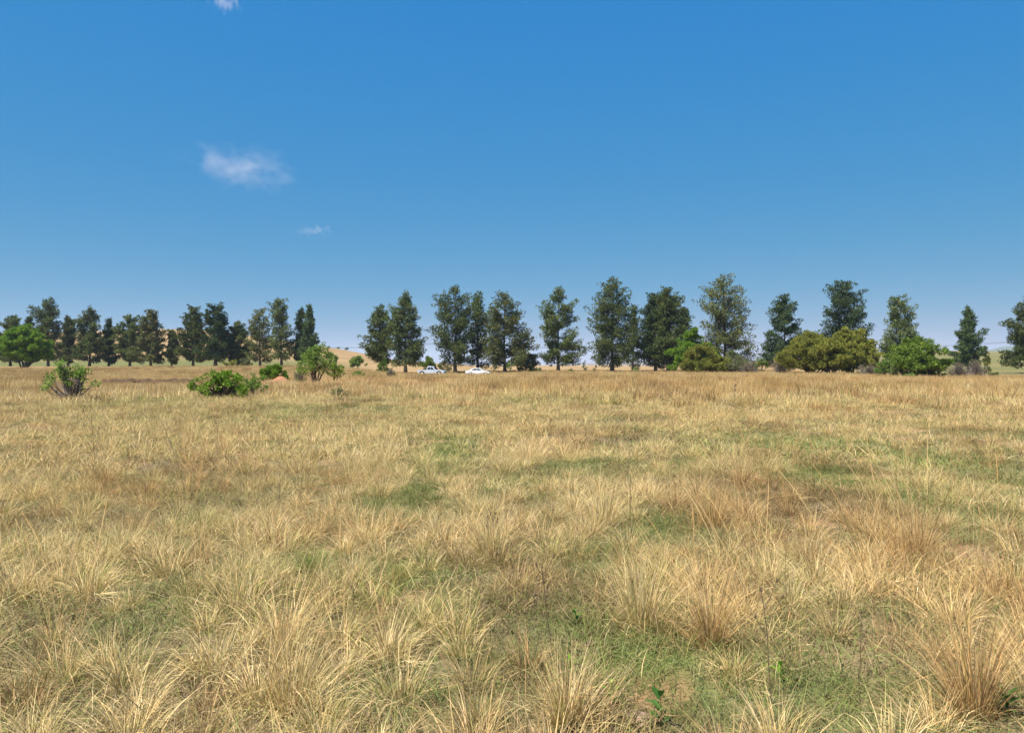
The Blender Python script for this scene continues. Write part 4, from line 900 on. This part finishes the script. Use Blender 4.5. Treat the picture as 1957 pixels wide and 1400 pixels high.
def wheel(x, y, r, root):
    s = 1 if y > 0 else -1
    wr = bpy.data.objects.new('wheel', None); COL.objects.link(wr); wr.parent = root; wr.location = (x, y, r)
    cyl('tyre', 0, 0, 0, r, .24, M_TYR, wr); cyl('rim', 0, s * .02, 0, r * .64, .23, M_RIM, wr)
def pickup(px, D, rz, label):
    X = at(px, D); root = thing('pickup_truck', label, 'pickup truck', (X, D, tz(X, D) + .05), rz)
    prof = [(-2.62, .5)] + [(-2.64, 1.08), (-.80, 1.12), (.98, 1.13), (1.7, 1.10), (2.35, 1.0), (2.58, .86), (2.62, .48)] + [(2.15, .42)] + arch(1.65, .46, .42)[::-1] + [(1.1, .42), (-1.2, .42)] + arch(-1.72, .46, .42)[::-1] + [(-2.3, .46)]
    prism('body', prof, .92, M_SILV, root, bevel=.05)
    bt = [(-.80, 1.10, .86), (-.72, 1.60, .74), (-.60, 1.76, .68), (-.30, 1.80, .67), (.20, 1.78, .67), (.36, 1.72, .69), (1.00, 1.11, .84)]
    prism('cab', bt, .8, M_SILV, root, bevel=.03)
    for s in (-1, 1):
        panel('side_window', [(-.66, s * .862, 1.16), (-.60, s * .765, 1.60), (-.10, s * .745, 1.68), (-.10, s * .855, 1.16)], M_GLS, root)
        panel('side_window', [(-.02, s * .855, 1.16), (-.02, s * .745, 1.68), (.26, s * .755, 1.66), (.74, s * .848, 1.16)], M_GLS, root)
        panel('headlight', [(2.28, s * .925, .92), (2.28, s * .925, .78), (2.60, s * .80, .74), (2.58, s * .80, .86)], M_LMP, root)
        prism('mirror', [(.70, 1.14), (.70, 1.32), (.82, 1.30), (.84, 1.14)], .07, M_SILV, root, bevel=.01, y0=s * 1.0)
        panel('tail_light', [(-2.655, s * .90, 1.0), (-2.655, s * .90, .7), (-2.655, s * .78, .7), (-2.655, s * .78, 1.0)], M_RED, root)
        prism('wheel_arch_trim', [(1.13, .5), (1.22, .80), (1.65, .97), (2.08, .80), (2.17, .5), (2.11, .5), (2.03, .77), (1.65, .92), (1.27, .77), (1.19, .5)], .02, M_BLK, root, bevel=0, y0=s * .925)
        prism('wheel_arch_trim', [(-2.24, .5), (-2.15, .80), (-1.72, .97), (-1.29, .80), (-1.20, .5), (-1.26, .5), (-1.34, .77), (-1.72, .92), (-2.10, .77), (-2.18, .5)], .02, M_BLK, root, bevel=0, y0=s * .925)
        tb = Tubes(); tb.add([[-1.35, s * .74, 1.08], [-1.0, s * .70, 1.5], [-.95, s * .60, 1.56]], .035, 6); link('roll_bar', tb.mesh('roll_bar', M_BLK), root)
    panel('windscreen', [(.94, -.76, 1.19), (.42, -.62, 1.70), (.42, .62, 1.70), (.94, .76, 1.19)], M_GLS, root)
    panel('rear_window', [(-.80, -.70, 1.2), (-.735, -.62, 1.56), (-.735, .62, 1.56), (-.80, .70, 1.2)], M_GLS, root)
    prism('load_bed', [(-2.5, 1.085), (-2.5, 1.13), (-.9, 1.14), (-.9, 1.09)], .78, M_BLK, root, bevel=0)
    prism('grille', [(2.60, .62), (2.60, .84), (2.63, .82), (2.65, .62)], .55, M_BLK, root, bevel=0)
    prism('bumper', [(2.55, .40), (2.60, .60), (2.70, .58), (2.68, .40)], .86, M_SILV, root, bevel=.02); prism('bumper', [(-2.74, .45), (-2.74, .62), (-2.62, .62), (-2.62, .45)], .8, M_BLK, root, bevel=.02)
    for x in (-1.72, 1.65):
        for y in (-.80, .80): wheel(x, y, .39, root)
def saloon(px, D, rz, label):
    X = at(px, D); root = thing('saloon_car', label, 'car', (X, D, tz(X, D) + .05), rz)
    prof = [(-2.32, .38), (-2.36, .70), (-2.28, .92), (-1.70, .98), (-.9, .97), (.95, .94), (1.6, .86), (2.12, .72), (2.28, .58), (2.28, .30), (1.95, .26)] + arch(1.45, .37, .26)[::-1] + [(1.0, .24), (-1.0, .24)] + arch(-1.40, .37, .26)[::-1] + [(-1.9, .28)]
    prism('body', prof, .89, M_WHT, root, bevel=.07)
    bt = [(-1.75, .96, .78), (-1.15, 1.26, .66), (-.75, 1.39, .60), (-.35, 1.44, .58), (.05, 1.43, .58), (.40, 1.34, .62), (1.12, .93, .78)]
    prism('cabin', bt, .7, M_WHT, root, bevel=.03)
    for s in (-1, 1):
        panel('side_window', [(-1.25, s * .79, 1.02), (-.98, s * .70, 1.22), (-.65, s * .64, 1.33), (-.22, s * .625, 1.36), (-.22, s * .775, 1.02)], M_GLS, root)
        panel('side_window', [(-.15, s * .775, 1.02), (-.15, s * .625, 1.36), (.08, s * .63, 1.35), (.38, s * .66, 1.26), (.80, s * .775, 1.02)], M_GLS, root)
        panel('headlight', [(1.90, s * .885, .74), (1.90, s * .885, .64), (2.27, s * .70, .56), (2.20, s * .70, .66)], M_LMP, root)
        panel('tail_light', [(-2.345, s * .84, .86), (-2.37, s * .84, .72), (-2.37, s * .6, .72), (-2.345, s * .6, .86)], M_RED, root)
        prism('mirror', [(.68, .98), (.68, 1.10), (.78, 1.08), (.80, .98)], .06, M_WHT, root, bevel=.01, y0=s * .93)
    panel('windscreen', [(1.06, -.68, 1.0), (.46, -.56, 1.33), (.46, .56, 1.33), (1.06, .68, 1.0)], M_GLS, root)
    panel('rear_window', [(-1.68, -.66, 1.02), (-1.18, -.58, 1.26), (-1.18, .58, 1.26), (-1.68, .66, 1.02)], M_GLS, root)
    prism('grille', [(2.26, .34), (2.26, .56), (2.30, .54), (2.31, .34)], .5, M_BLK, root, bevel=0)
    for x in (-1.40, 1.45):
        for y in (-.76, .76): wheel(x, y, .32, root)
pickup(826, 148.5, math.radians(-14), 'silver-white double cab pickup truck facing right behind the grass')
saloon(914.5, 148.0, math.radians(-8), 'low white saloon car right of the pickup truck')

# ---------------------------------------------------------------- haze
me = bpy.data.meshes.new('haze'); bm = bmesh.new(); bmesh.ops.create_cube(bm, size=1)
bmesh.ops.scale(bm, vec=(20000, 20000, 170), verts=bm.verts); bmesh.ops.translate(bm, vec=(0, 0, 80), verts=bm.verts); bm.to_mesh(me); bm.free()
m, nt = newmat('haze_air'); v = N(nt, 'ShaderNodeVolumePrincipled'); v.inputs['Color'].default_value = (.62, .8, 1, 1); v.inputs['Density'].default_value = .0001; v.inputs['Anisotropy'].default_value = .1
o = N(nt, 'ShaderNodeOutputMaterial'); nt.links.new(v.outputs[0], o.inputs['Volume']); me.materials.append(m)
tag(link('haze', me), 'thin summer haze in the air', kind='stuff')
